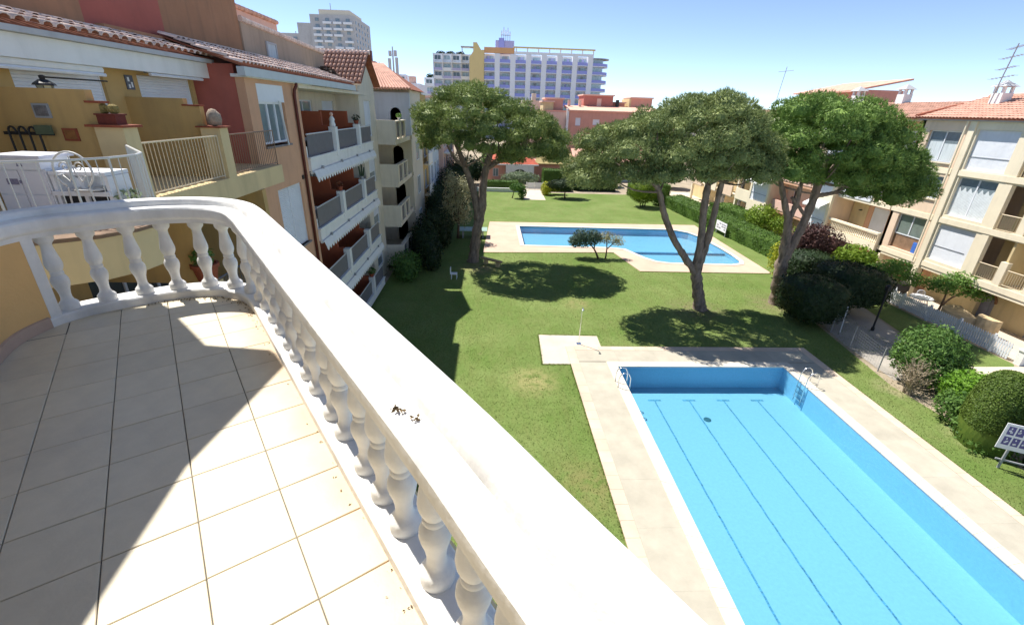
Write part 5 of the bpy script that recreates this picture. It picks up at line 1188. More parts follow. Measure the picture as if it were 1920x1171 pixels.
def branches_to(mb, starts, lob, rg, n, r0=0.07):
    for _ in range(n):
        s = Vector(starts[rg.integers(len(starts))]); p, r = lob[rg.integers(len(lob))]; p = Vector(p)
        if (p-s).length > 4.5: continue
        m = s.lerp(p, 0.5)+Vector((0, 0, -0.3)); rough_tube(mb, [s, m, p], [r0, r0*0.7, r0*0.35], 6, 0.05, 3)
# --- pine 1
t = thing('umbrella_pine', 'tall umbrella pine with a dark two stemmed trunk left of the far pool', 'pine tree', (-1.3, 34.5, 0), group='umbrella pines on the lawn')
lob = pine_crown(t, [((-1.5, 34.5, 9.8), (3.3, 3.4, 2.3)), ((3.0, 33.9, 8.75), (2.0, 2.7, 1.7)), ((-3.4, 34.7, 9.7), (1.6, 2.0, 1.8)), ((0.6, 34.4, 9.5), (3.0, 3.1, 1.9))], PINE, 11)
mb = MB(); rough_tube(mb, [(-1.36, 34.5, -0.1), (-1.25, 34.5, 0.6), (-1.08, 34.5, 2.2), (-0.68, 34.5, 4.2), (-0.58, 34.5, 5.8), (-0.3, 34.5, 7.3), (0.15, 34.4, 8.8)], [0.50, 0.40, 0.36, 0.33, 0.30, 0.24, 0.14])
rough_tube(mb, [(-0.95, 34.5, 3.4), (-1.25, 34.5, 5.3), (-1.9, 34.6, 7.1), (-2.4, 34.7, 8.4), (-2.9, 34.8, 9.2)], [0.28, 0.24, 0.2, 0.16, 0.1], rs=2)
rough_tube(mb, [(-0.35, 34.5, 7.0), (0.6, 34.3, 7.6), (1.7, 34.1, 7.9), (2.6, 34, 8.4)], [0.16, 0.13, 0.1, 0.07], rs=3)
rough_tube(mb, [(-1.9, 34.6, 7.1), (-2.5, 34.3, 7.6), (-3.1, 34.1, 8.6)], [0.12, 0.1, 0.07], rs=4)
branches_to(mb, [(-0.3, 34.5, 7.3), (-1.9, 34.6, 7.1), (0.6, 34.3, 7.6)], lob, np.random.default_rng(1), 26)
mb.part('trunk', BARK, t, smooth=True)
# --- pine 2
t = thing('umbrella_pine', 'broad umbrella pine in the middle with forked trunk and a limb bending left', 'pine tree', (13.0, 25.5, 0), group='umbrella pines on the lawn')
lob = pine_crown(t, [((11.3, 25.5, 9.7), (2.9, 3.2, 2.1)), ((7.2, 25.6, 8.7), (2.3, 2.7, 1.6)), ((13.2, 25.2, 9.1), (1.4, 2.3, 1.8)), ((9.0, 25.5, 9.1), (2.7, 2.9, 1.9)), ((5.5, 25.7, 8.0), (0.95, 1.6, 1.1))], leafmat('grey pine needles', (0.07, 0.115, 0.036), (0.39, 0.45, 0.17), 0.2), 12, 0.90, 0.72, 240)
mb = MB(); rough_tube(mb, [(13.08, 25.5, -0.1), (12.95, 25.5, 0.5), (12.63, 25.5, 1.5), (12.36, 25.5, 2.7), (12.28, 25.5, 4.3), (12.1, 25.5, 5.9), (12.05, 25.5, 7.5), (12.2, 25.4, 9)], [0.46, 0.37, 0.33, 0.30, 0.22, 0.2, 0.17, 0.09])
rough_tube(mb, [(12.4, 25.5, 2.5), (12.62, 25.4, 4.4), (12.68, 25.4, 6), (12.75, 25.4, 7.7), (13, 25.3, 8.8)], [0.22, 0.19, 0.17, 0.14, 0.08], rs=5)
rough_tube(mb, [(12.38, 25.5, 2.35), (11.5, 25.5, 3.35), (10.6, 25.5, 4.5), (9.85, 25.6, 5.9), (9.4, 25.6, 7.05), (8.9, 25.6, 7.6), (8.0, 25.6, 8.0), (7.0, 25.6, 8.4)], [0.24, 0.2, 0.18, 0.17, 0.15, 0.13, 0.1, 0.06], rs=6)
branches_to(mb, [(12.05, 25.5, 7.5), (12.75, 25.4, 7.7), (9.4, 25.6, 7.05), (8.0, 25.6, 8.0)], lob, np.random.default_rng(2), 30)
mb.part('trunk', BARK, t, smooth=True)
# --- pine 3
t = thing('umbrella_pine', 'deep green umbrella pine on the right whose trunk splits low into a V', 'pine tree', (18.5, 26.5, 0), group='umbrella pines on the lawn')
lob = pine_crown(t, [((18.3, 26.5, 9.8), (3.2, 3.3, 2.0)), ((22.8, 26.5, 7.95), (1.8, 2.3, 1.8)), ((16.2, 26.3, 8.9), (1.7, 2.1, 1.6)), ((20.6, 26.5, 8.9), (2.5, 2.8, 1.95))], PINE3, 13, 1.02, 0.82, 290)
mb = MB(); rough_tube(mb, [(18.6, 26.5, -0.1), (18.48, 26.5, 0.6), (18.25, 26.5, 1.9), (18.15, 26.5, 3.5), (17.9, 26.5, 5.2), (17.55, 26.5, 6.0), (16.9, 26.5, 7.4), (16.3, 26.4, 8.4)], [0.52, 0.42, 0.38, 0.30, 0.24, 0.18, 0.14, 0.09])
rough_tube(mb, [(18.2, 26.5, 2.8), (18.75, 26.5, 4.8), (18.98, 26.5, 6.4), (19.05, 26.5, 7.7), (19.1, 26.4, 9.2)], [0.30, 0.26, 0.23, 0.2, 0.1], rs=7)
rough_tube(mb, [(17.85, 26.5, 5.4), (18.05, 26.5, 6.4), (17.95, 26.4, 7.4), (17.9, 26.4, 8.6)], [0.17, 0.15, 0.12, 0.07], rs=8)
rough_tube(mb, [(19.0, 26.5, 6.9), (19.6, 26.5, 7.0), (20.2, 26.5, 7.15), (21.1, 26.5, 7.6), (22.4, 26.5, 7.9)], [0.13, 0.12, 0.1, 0.09, 0.05], rs=9)
rough_tube(mb, [(18.9, 26.5, 5.6), (18.2, 26.45, 6.3), (17.6, 26.4, 6.8)], [0.1, 0.09, 0.08], rs=10)
branches_to(mb, [(19.05, 26.5, 7.7), (17.95, 26.4, 7.4), (16.9, 26.5, 7.4), (21.1, 26.5, 7.6)], lob, np.random.default_rng(3), 30)
mb.part('trunk', BARK, t, smooth=True)
# --- general leafy plants
def leafy(name, label, cat, base, blobs, mat, dens, size, seed, trunks=(), bark=BARK2, group=None, core=True, inner=0.35, asp=0.5, tilt=0.6, trunkname='trunk'):
    t = thing(name, label, cat, base, group=group); rg = np.random.default_rng(seed); off = np.array(base, float); V = []; C_ = []
    for c, r in blobs:
        c, r = np.array(c, float), np.array(r, float); area = 4*math.pi*((r[0]*r[1])**1.6/3+(r[0]*r[2])**1.6/3+(r[1]*r[2])**1.6/3)**(1/1.6); n = int(area*dens)
        d = unit(rg.normal(size=(n, 3))); rad = 1-inner*rg.uniform(0, 1, (n, 1))**2+0.12*np.sin(d[:, :1]*7+d[:, 1:2]*9+seed)*rg.uniform(.3, 1, (n, 1))
        rad = np.where(rg.uniform(0, 1, (n, 1)) < .05, rad*rg.uniform(1.0, 1.28, (n, 1)), rad); P = c+d*r*rad; V.append(leaves_from(P-off, d, size, rg, tilt, asp))
        if core: C_.append(ico(c-off, r*(0.99-inner)*0.9, 2))
    me = npmesh('foliage', np.concatenate(V), 4)
    if C_:
        bm = bmesh.new(); bm.from_mesh(me); bm.from_mesh(npmesh('tmp', np.concatenate(C_), 3)); bm.to_mesh(me); bm.free()
    link('foliage', me, mat, t)
    if trunks:
        mb = MB()
        for i, (pts, r0) in enumerate(trunks): rough_tube(mb, pts, [r0*(1-0.6*k/(len(pts)-1)) for k in range(len(pts))], 7, 0.06, 3, i)
        mb.part(trunkname, bark, t, smooth=True)
    return t
def hedge(name, label, quad, h, mat, dens, size, seed, round_=0.0, cat='hedge', group=None):
    """clipped hedge over a plan quad (4 points), leaf shell over a solid core"""
    q = [np.array(p, float) for p in quad]; cx = sum(p[0] for p in q)/4; cy = sum(p[1] for p in q)/4
    t = thing(name, label, cat, (cx, cy, 0), group=group); rg = np.random.default_rng(seed); off = np.array([cx, cy, 0]); V = []
    if (q[1][0]-q[0][0])*(q[2][1]-q[1][1])-(q[1][1]-q[0][1])*(q[2][0]-q[1][0]) < 0: q = q[::-1]
    for i in range(4):
        a, b = q[i], q[(i+1) % 4]; L_ = np.linalg.norm(b-a); n = int(L_*h*dens); e = (b-a)/L_; nn = np.array([e[1], -e[0], 0])
        u, v = rg.uniform(0, 1, n), rg.uniform(0, 1, n); P = np.stack([a[0]+(b[0]-a[0])*u, a[1]+(b[1]-a[1])*u, v*h], 1)+nn*rg.normal(0, 0.035, (n, 1))+nn*(0.05*np.sin(u*L_*2.1+v*3))[:, None]
        V.append(leaves_from(P-off, np.tile(nn, (n, 1)), size, rg, 0.7))
    n = int(np.linalg.norm(q[1]-q[0])*np.linalg.norm(q[2]-q[1])*dens); u, v = rg.uniform(0, 1, n)[:, None], rg.uniform(0, 1, n)[:, None]
    xy = (q[0]*(1-u)+q[1]*u)*(1-v)+(q[3]*(1-u)+q[2]*u)*v; P = np.concatenate([xy, h+rg.normal(0, 0.03, (n, 1))+0.04*np.sin(xy[:, :1]*2+xy[:, 1:]*1.7)], 1)
    V.append(leaves_from(P-off, np.tile(np.array([0, 0, 1.0]), (n, 1)), size, rg, 0.6))
    link('foliage', npmesh('foliage', np.concatenate(V), 4), mat, t)
    cxy = np.array([cx, cy]); ins = [tuple(cxy+(p-cxy)*0.985) for p in q]; MB().prism(ins, 0.05, h-0.05).part('hedge_core', mat, t)
    return t
hedge('long_hedge', 'long clipped hedge running along the right side of the far pool lawn', [(24.0, 36.2), (26.4, 36.6), (25.6, 61.5), (22.6, 59.5)], 1.3, HEDGE, 90, 0.085, 31)
hedge('box_hedge', 'second clipped hedge with a dark front behind the long hedge', [(27.2, 47.5), (29.0, 47.5), (29.4, 55), (26.6, 55)], 1.5, HEDGE, 55, 0.10, 32)
bx = [(-1.5, 4.1, 69.5, 71, 1.3, HEDGE, 'clipped hedge left of the garden gate in front of the red roofed house'), (8.2, 12.5, 73.5, 76, 2.6, HEDGE, 'tall square hedge block right of the garden gate'), (12.8, 19, 70.5, 72.5, 1.9, DHEDGE, 'dark hedge at the back of the lawn under the middle pine crown'), (20.2, 26, 66.5, 68.5, 1.7, HEDGE, 'flat topped hedge at the far right end of the lawn'), (8.4, 12.0, 69.4, 70.8, 1.1, DHEDGE, 'low dark hedge behind the flat topped small tree')]
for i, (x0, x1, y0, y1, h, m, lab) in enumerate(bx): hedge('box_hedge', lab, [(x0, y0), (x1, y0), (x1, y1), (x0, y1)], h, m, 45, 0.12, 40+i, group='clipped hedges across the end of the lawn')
leafy('round_topiary', 'bright green ball shaped topiary tree on short stems at the far right of the lawn', 'topiary', (19.7, 58.8, 0), [((19.5, 58.8, 2.1), (1.75, 1.75, 1.5))], leafmat('bright topiary leaves', (0.08, 0.15, 0.012), (0.24, 0.33, 0.03), 0.3), 260, 0.075, 50, [([(19.6+dx, 58.8+dy, 0), (19.6+dx*1.2, 58.8+dy, .5), (19.6+dx*2, 58.8+dy*2, 1.2)], .08) for dx, dy in ((-.25, 0), (.1, .2), (.3, -.1))], inner=0.12, tilt=.5)
leafy('round_topiary', 'darker smaller clipped bush tucked behind the bright ball topiary', 'topiary', (22.0, 60.2, 0), [((22.0, 60.2, 1.25), (0.95, 0.95, 1.2))], HEDGE, 200, 0.075, 51, inner=0.12)
leafy('flat_topiary', 'dark flat topped little tree on one stem at the back of the lawn', 'topiary', (10.26, 63.8, 0), [((10.3, 63.8, 1.85), (2.5, 1.6, 0.75))], DHEDGE, 160, 0.09, 52, [([(10.26, 63.8, 0), (10.2, 63.8, .6), (10.3, 63.8, 1.4)], .12)], inner=0.12)
leafy('golden_bush', 'yellow green bush beside the pale garden path', 'bush', (7.9, 66.2, 0), [((7.9, 66.2, .9), (.8, .9, .95)), ((9.3, 66.8, 1.1), (1.3, .9, .7))], YELLEAF, 120, .1, 53, inner=.3)
leafy('small_palm_bush', 'small arching green bush left of the pale garden path', 'bush', (3.6, 63.0, 0), [((3.6, 63, 1.5), (1.1, .9, .55)), ((4.3, 63, .8), (.6, .6, .8))], BUSH, 110, .11, 54, [([(2.9, 63, 0), (3.2, 63, 1.2)], .08)], inner=.5)
leafy('grey_bush', 'pale grey green mound bush in front of the red roofed house', 'bush', (4.6, 73.5, 0), [((4.6, 73.5, 1.3), (3.0, 1.2, 1.0))], leafmat('grey green leaves', (0.13, 0.19, 0.10), (0.3, 0.36, 0.22), .25), 70, .13, 55, inner=.3)
# olive-like tree and dark bushes along the left building
rg5 = np.random.default_rng(8)
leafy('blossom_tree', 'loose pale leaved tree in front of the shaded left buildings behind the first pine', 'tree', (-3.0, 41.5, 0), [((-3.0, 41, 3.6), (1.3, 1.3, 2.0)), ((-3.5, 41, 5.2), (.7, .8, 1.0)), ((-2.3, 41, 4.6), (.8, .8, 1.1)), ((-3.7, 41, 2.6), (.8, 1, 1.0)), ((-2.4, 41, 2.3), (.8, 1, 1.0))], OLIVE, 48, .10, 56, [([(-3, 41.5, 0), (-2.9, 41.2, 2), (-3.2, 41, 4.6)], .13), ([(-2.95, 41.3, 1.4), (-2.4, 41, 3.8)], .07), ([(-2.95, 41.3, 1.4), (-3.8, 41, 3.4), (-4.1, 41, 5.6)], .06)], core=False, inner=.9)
for i, (x, y, rx, rz, lab) in enumerate(((-6.0, 31.2, 1.1, .9, 'dark bush in deep shade at the foot of the gabled tower'), (-5.6, 36.0, 1.2, 1.3, 'dark shaded bush below the arched balconies'), (-4.6, 33.5, 1.0, 1.2, 'dark round shrub in the building shade left of the pale loose tree'), (-4.4, 39.5, 1.1, 1.7, 'tall dark shrub in the building shade behind the pale loose tree'), (-5.2, 37.6, 1.1, 1.7, 'dark shrub in the shade between the arched balconies and the loose pale tree'), (-4.7, 43.2, 1.4, 2.2, 'tall dark shrub in the shade in front of the hipped roof building end'), (-4.3, 50.3, 1.6, 2.4, 'big dark shrub in the shade before the pale blue building corner'), (-3.9, 57.6, 1.7, 2.8, 'big dark shrub in the shade before the pale pink building'), (-5.3, 46.5, 1.7, 2.2, 'tall dark shrub in the shade in front of the mustard building'), (-4.8, 54, 1.8, 2.6, 'large dark tree clump in the shade before the pale blue building'), (-4.2, 61, 1.8, 3.2, 'very dark tree at the far end of the shaded left row'))):
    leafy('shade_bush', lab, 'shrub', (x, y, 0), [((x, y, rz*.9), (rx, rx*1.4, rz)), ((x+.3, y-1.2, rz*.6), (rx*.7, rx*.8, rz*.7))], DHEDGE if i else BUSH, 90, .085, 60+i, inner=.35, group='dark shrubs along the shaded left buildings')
leafy('pool_tree', 'small double stemmed tree with bluish and pale foliage in front of the far pool', 'tree', (8.7, 35.8, 0), [((7.5, 36.0, 1.65), (.9, .8, .75)), ((8.4, 36, 1.75), (.6, .7, .6)), ((6.9, 36, 1.4), (.55, .6, .5))], leafmat('blue green leaves', (0.035, 0.075, 0.055), (0.13, 0.19, 0.12), .25), 240, .075, 70, [([(8.9, 35.8, 0), (8.5, 35.9, .8), (7.6, 36, 1.7)], .09), ([(8.5, 35.9, .8), (8.6, 36, 1.9)], .06)], core=False, inner=.9)
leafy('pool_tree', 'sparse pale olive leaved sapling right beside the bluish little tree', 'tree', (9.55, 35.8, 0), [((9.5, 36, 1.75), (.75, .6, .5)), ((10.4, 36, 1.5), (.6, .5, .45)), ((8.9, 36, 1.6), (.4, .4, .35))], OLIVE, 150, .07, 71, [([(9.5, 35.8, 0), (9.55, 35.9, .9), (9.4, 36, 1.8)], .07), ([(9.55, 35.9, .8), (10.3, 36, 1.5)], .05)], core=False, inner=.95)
# right hand garden
leafy('purple_plum', 'purple leaved plum tree in front of the balustrade balcony', 'tree', (23.9, 32, 0), [((24.2, 32, 2.7), (1.9, 1.6, 1.25)), ((22.8, 32, 2.6), (1.2, 1.2, 1.1)), ((25.6, 31.8, 2.2), (1.1, 1.1, .8)), ((23.6, 32, 3.5), (1.0, 1.0, .6))], PURP, 85, .10, 72, [([(23.9, 32, 0), (23.9, 32, 2.4)], .12)], inner=.5)
leafy('lime_tree', 'yellow green leafy tree right of the purple plum', 'tree', (25.3, 29.6, 0), [((25.4, 29.6, 2.3), (1.4, 1.1, .9)), ((24.4, 29.4, 1.5), (.9, .8, .7)), ((26.2, 29.5, 2.1), (.8, .8, .6))], LIME, 95, .10, 73, [([(25.3, 29.6, 0), (25.3, 29.6, 2)], .1)], inner=.5)
leafy('golden_sapling', 'thin yellow green sapling beside the right pine trunk at the hedge end', 'tree', (21.3, 31.5, 0), [((21.2, 31.6, 1.6), (.6, .6, 1.3)), ((21.9, 31.6, 2.4), (.5, .5, .5))], YELLEAF, 85, .09, 74, [([(21.9, 31.3, 0), (22.0, 31.4, 1.4), (21.9, 31.6, 2.6)], .06)], core=False, inner=.8)
leafy('golden_bush', 'lime green rounded shrub growing over the hedge near the projecting white shutter bay', 'bush', (27.6, 45.5, 0), [((27.6, 45.2, 1.7), (1.6, 1.6, 1.3)), ((28.4, 43.2, 1.4), (1.1, 1.1, .9))], LIME, 80, .12, 75, inner=.4)
leafy('garden_shrub', 'small light green shrub between hedge and the peach ground floor', 'bush', (28.4, 39.5, 0), [((28.2, 39.3, 1.2), (1.1, 1.3, .9))], LIME, 80, .11, 76, inner=.45)
def dome(x0, x1, y0, y1, z0, z1, lab, seed, trunk):
    c = ((x0+x1)/2, (y0+y1)/2, (z0+z1)/2); r = ((x1-x0)/2, (y1-y0)/2, (z1-z0)/2)
    t = thing('clipped_tree', lab, 'topiary', (c[0], c[1], 0), group='dark clipped trees in the pine shade'); rg = np.random.default_rng(seed); n = int(900*r[0]*r[1]*1.6)
    d = unit(rg.normal(size=(n, 3))); p = 4.5; s_ = (np.abs(d)**p).sum(1)**(-1/p); P = np.array(c)+d*s_[:, None]*np.array(r)*rg.uniform(.93, 1.02, (n, 1))
    off = np.array(wloc(t)); link('foliage', npmesh('foliage', leaves_from(P-off, d, .075, rg, .6), 4), DHEDGE, t)
    T = ico((0, 0, 0), (1, 1, 1), 3); T = unit(T); T = T*((np.abs(T)**p).sum(1)**(-1/p))[:, None]*np.array(r)*0.93+np.array(c)-off; link('foliage_core', npmesh('foliage_core', T, 3), DHEDGE, t)
    MB().tube([(c[0], c[1], 0), (c[0], c[1], z0+.2)], .12, 8).part('trunk', BARK2, t)
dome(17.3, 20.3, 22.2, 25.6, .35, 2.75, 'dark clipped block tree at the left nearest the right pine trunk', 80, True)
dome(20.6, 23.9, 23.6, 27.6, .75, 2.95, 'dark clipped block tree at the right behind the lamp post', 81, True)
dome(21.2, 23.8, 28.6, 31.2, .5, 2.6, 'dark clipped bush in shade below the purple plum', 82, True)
for i, (x, y, z, rx, lab, tr) in enumerate(((26.0, 26.9, 2.1, 1.3, 'leafy citrus tree with dense crown left of the oval table', (26.2, 27.2)), (28.6, 25.0, 1.9, 1.5, 'leafy citrus tree with forked pale trunk right of the oval table', (28.3, 25.2)))):
    leafy('citrus_tree', lab, 'tree', (tr[0], tr[1], 0), [((x, y, z+.15), (rx, 1.0, .65)), ((x-.9, y+.3, z+.05), (.8, .7, .5)), ((x+1.1, y-.4, z-.25), (.9, .7, .45)), ((x+.2, y, z+.5), (.8, .7, .45))], leafmat('citrus leaves', (0.05, 0.13, 0.02), (0.20, 0.34, 0.07), .3), 85, .085, 90+i,
          [([(tr[0], tr[1], 0), (tr[0]+.05, tr[1], .6), (x-.5, y, z)], .09), ([(tr[0]+.05, tr[1], .55), (tr[0]+.5, tr[1], 1.1), (x+.9, y, z-.2)], .07)], core=False, inner=.75, group='citrus trees on the garden terrace')
leafy('garden_shrub', 'big rounded green shrub between the shaded path and the picket fence', 'shrub', (20.3, 17.4, 0), [((20.3, 17.6, 1.5), (1.4, 1.2, 1.15)), ((19.3, 17.3, 1.2), (.85, .9, .8)), ((21.2, 17.4, 1.1), (.8, .8, .8)), ((20.2, 16.6, .8), (1.0, .7, .75))], BUSH, 170, .075, 100, inner=.4)
leafy('garden_shrub', 'bright lime green shrub right of the big rounded shrub', 'shrub', (20.0, 15.3, 0), [((20.0, 15.2, .9), (1.05, .9, .85)), ((20.8, 15.4, .7), (.6, .6, .6))], leafmat('vivid leaves', (0.06, 0.17, 0.012), (0.20, 0.38, 0.03), .3), 190, .07, 101, inner=.35)
leafy('garden_shrub', 'loose broad leaved shrub below the lime green one at the lawn edge', 'shrub', (18.7, 14.2, 0), [((18.7, 14.3, .7), (.75, .75, .65)), ((19.4, 13.7, .55), (.7, .7, .6)), ((18.4, 13.5, .4), (.5, .5, .4))], BUSH, 170, .08, 102, inner=.45)
t = thing('bare_shrub', 'dry bare branched shrub with pale twigs at the corner of the grass strip', 'shrub', (18.6, 16.3, 0)); mb = MB(); rb = random.Random(5)
for k in range(60):
    a = rb.uniform(0, 6.28); e = rb.uniform(.2, .75); h = rb.uniform(.6, 1.7); p0 = (18.6+rb.uniform(-.15, .15), 16.3+rb.uniform(-.15, .15), 0); p2 = (18.6+math.cos(a)*e, 16.3+math.sin(a)*e*1.2, h); p1 = (18.6+math.cos(a)*e*.35, 16.3+math.sin(a)*e*.3, h*.6)
    mb.tube([p0, p1, p2], [.02, .014, .005], 4, cap=False)
    for _ in range(3): q = Vector(p1).lerp(Vector(p2), rb.uniform(.2, .9)); mb.tube([q, q+Vector((rb.uniform(-.25, .25), rb.uniform(-.25, .25), rb.uniform(.05, .3)))], [.009, .004], 3, cap=False)
mb.part('branches', M('dry twig', (0.42, 0.34, 0.24), .9, .25, 6), t)
rg = np.random.default_rng(6); P = np.array([18.6, 16.3, 1.0])+rg.normal(size=(420, 3))*np.array([.35, .42, .38]); link('dry_leaves', npmesh('dry_leaves', leaves_from(P-np.array([18.6, 16.3, 0]), rg.normal(size=(420, 3)), .045, rg), 4), DRY, t)
def topihedge(c, r, rz, lab, seed):
    t = thing('clipped_hedge', lab, 'hedge', (c[0], c[1], 0), rz, group='smooth clipped hedges by the pool rules sign'); rg = np.random.default_rng(seed); n = 16000
    d = unit(rg.normal(size=(n, 3))); d[:, 2] = np.abs(d[:, 2])*1.0; p = 2.6; s_ = (np.abs(d)**p).sum(1)**(-1/p); P = d*s_[:, None]*np.array(r)*rg.uniform(.975, 1.012, (n, 1)); P[:, 2] += c[2]-.0
    link('foliage', npmesh('foliage', leaves_from(P, d, .04, rg, .5), 4), CYPR, t)
    T = unit(ico((0, 0, 0), (1, 1, 1), 4)); T = T*((np.abs(T)**p).sum(1)**(-1/p))[:, None]*np.array(r)*.975+np.array([0, 0, c[2]]); link('foliage_core', npmesh('foliage_core', T, 3), CYPR, t)
    m2 = leaves_from(np.stack([rg.uniform(-r[0], r[0], 500), rg.uniform(-r[1]*1.1, r[1]*.2, 500), rg.uniform(0, .5, 500)], 1), rg.normal(size=(500, 3)), .07, rg); link('undergrowth', npmesh('undergrowth', m2, 4), BUSH, t)
topihedge((18.6, 13.0, .9), (.8, .95, 2.15), R(-25), 'smooth rounded cypress hedge left of the pool rules sign', 110)
topihedge((19.6, 11.3, .8), (.8, .9, 2.0), R(-25), 'smooth rounded cypress hedge behind the pool rules sign', 111)
# grass tufts over the lawn in view (short, real blades)
def in_lawn(x, y):
    if NP[0]-2.2 < x < 16.5 and y < 20.45: return False
    if pip(x, y, FDECK) or pip(x, y, FPOOL): return False
    if 2.5 < x < 5.8 and 18.6 < y < 21.75: return False
    return True
rg = np.random.default_rng(77); P = []
while len(P) < 60000:
    y = 7+33*rg.random()**1.5; x = rg.uniform(-5, 18.6) if y < 20 else rg.uniform(-5, 22)
    if y > 25 and x > 19: continue
    if in_lawn(x, y): P.append((x, y, 0.03))
for x0, y0, x1, y1 in ((3.87, 9, 3.87, 18.6), (16.47, 8, 16.47, 20.3), (5.8, 20.43, 16.4, 20.43), (2.5, 18.6, 3.87, 18.6), (2.52, 18.6, 2.6, 21.7), (2.6, 21.74, 5.8, 21.66), (-.6, 36.85, 10.6, 37.45), (11.4, 32.5, 21.7, 32.45)):
    for _ in range(int(math.hypot(x1-x0, y1-y0)*170)): u = rg.random(); P.append((x0+(x1-x0)*u+rg.normal(0, .035), y0+(y1-y0)*u+rg.normal(0, .035), .045))
P = np.array(P); n = len(P); a = rg.uniform(0, 6.283, n); s = np.stack([np.cos(a), np.sin(a), 0*a], 1)*0.012*rg.uniform(.6, 1.5, (n, 1)); tip = np.stack([rg.normal(0, .02, n), rg.normal(0, .02, n), rg.uniform(.025, .06, n)], 1)
GR = leafmat('grass blades', (0.10, 0.165, 0.03), (0.28, 0.33, 0.10), .3)
o = link('grass', npmesh('grass', np.stack([P-s, P+s, P+tip], 1).reshape(-1, 3), 3), GR); o['kind'] = 'stuff'
# pine needles and cones littered under the pines
# ================================================================== FAR BUILDINGS
HW = M('hotel white', (0.76, 0.79, 0.84), 0.8, 0.05, 0.1); HB = M('hotel blue panel', (0.30, 0.34, 0.74), 0.6, 0.08, 0.3); HY = M('hotel yellow wall', srgb('#d8c38c'), 0.85, 0.06, 0.08, grime=0.1)  # hotel white and blue lightened: distance haze put into the colours
HG = glassmat('hotel glass', (0.30, 0.40, 0.44), 0.15); HO = M('hotel orange band', srgb('#d9a878'), 0.8, 0.1, 0.3); LIL = M('lilac panel', (0.42, 0.42, 0.66), 0.6, 0.06, 0.3)  # hotel glass likewise lightened to carry the haze
HT = thing('hotel', 'large white hotel with blue balconies and a blank yellow end wall in the far centre', 'hotel', (18, 205, 0))
F = FY(200); P_ = 6.04; X0 = -3.1; rows = [30.5-2.92*(k+1) for k in range(9)]
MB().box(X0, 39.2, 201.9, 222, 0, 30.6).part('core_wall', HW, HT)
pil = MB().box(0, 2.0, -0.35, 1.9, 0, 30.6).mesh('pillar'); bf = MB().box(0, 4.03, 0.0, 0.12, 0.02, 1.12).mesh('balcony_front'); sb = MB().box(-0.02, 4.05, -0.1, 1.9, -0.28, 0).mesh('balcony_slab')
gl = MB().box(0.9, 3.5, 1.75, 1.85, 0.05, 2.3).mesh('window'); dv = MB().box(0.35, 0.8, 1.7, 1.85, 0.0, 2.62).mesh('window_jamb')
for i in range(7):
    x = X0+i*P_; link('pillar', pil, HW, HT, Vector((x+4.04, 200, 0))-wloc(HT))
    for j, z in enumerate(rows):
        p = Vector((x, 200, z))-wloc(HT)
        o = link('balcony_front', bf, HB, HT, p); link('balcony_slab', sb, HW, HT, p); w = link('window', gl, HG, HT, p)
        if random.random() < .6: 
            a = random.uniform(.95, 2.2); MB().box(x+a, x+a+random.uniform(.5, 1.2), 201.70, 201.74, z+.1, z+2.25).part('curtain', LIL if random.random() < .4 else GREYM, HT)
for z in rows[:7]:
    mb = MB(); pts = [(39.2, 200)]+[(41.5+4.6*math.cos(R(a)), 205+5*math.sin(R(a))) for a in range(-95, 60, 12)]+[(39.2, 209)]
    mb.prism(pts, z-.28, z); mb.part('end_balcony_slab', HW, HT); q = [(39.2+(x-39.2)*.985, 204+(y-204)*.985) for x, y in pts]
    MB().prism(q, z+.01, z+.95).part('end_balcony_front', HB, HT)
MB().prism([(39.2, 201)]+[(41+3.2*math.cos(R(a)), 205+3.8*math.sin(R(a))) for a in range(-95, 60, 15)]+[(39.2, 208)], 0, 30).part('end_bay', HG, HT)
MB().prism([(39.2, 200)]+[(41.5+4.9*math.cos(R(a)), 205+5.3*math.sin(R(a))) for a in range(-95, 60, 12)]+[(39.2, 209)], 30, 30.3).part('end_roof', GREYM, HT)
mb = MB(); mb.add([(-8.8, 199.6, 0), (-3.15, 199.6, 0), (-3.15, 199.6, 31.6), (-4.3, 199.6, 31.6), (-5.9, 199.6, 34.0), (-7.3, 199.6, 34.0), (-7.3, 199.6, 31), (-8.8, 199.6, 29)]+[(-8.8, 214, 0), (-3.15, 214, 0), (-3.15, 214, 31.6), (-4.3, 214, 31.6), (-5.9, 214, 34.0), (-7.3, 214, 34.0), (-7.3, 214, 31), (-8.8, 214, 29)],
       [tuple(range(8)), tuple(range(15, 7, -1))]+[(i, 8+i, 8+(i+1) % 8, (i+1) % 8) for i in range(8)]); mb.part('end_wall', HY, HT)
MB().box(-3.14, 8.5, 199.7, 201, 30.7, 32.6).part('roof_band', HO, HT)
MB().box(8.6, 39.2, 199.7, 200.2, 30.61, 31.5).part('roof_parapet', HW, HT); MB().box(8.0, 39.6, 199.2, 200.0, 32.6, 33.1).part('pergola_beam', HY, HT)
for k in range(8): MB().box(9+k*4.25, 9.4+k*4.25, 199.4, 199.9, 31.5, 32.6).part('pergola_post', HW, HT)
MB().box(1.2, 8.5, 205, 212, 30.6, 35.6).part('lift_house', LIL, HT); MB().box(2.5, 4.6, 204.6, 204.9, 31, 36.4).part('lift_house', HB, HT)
t = thing('phone_mast', 'cluster of thin phone antennas on the hotel roof', 'antenna', (5, 206, 35.6))
for dx, h in ((-1.4, 3.4), (-.6, 4.6), (.2, 3.6), (1.0, 4.4), (1.8, 3.2)):
    MB().tube([(5+dx, 206, 35.6), (5+dx, 206, 35.6+h)], .12, 5).part('mast', GREYM, t); MB().box(4.8+dx, 5.2+dx, 205.6, 206, 35.6+h*.55, 35.6+h*.85).part('panel', HW, t)
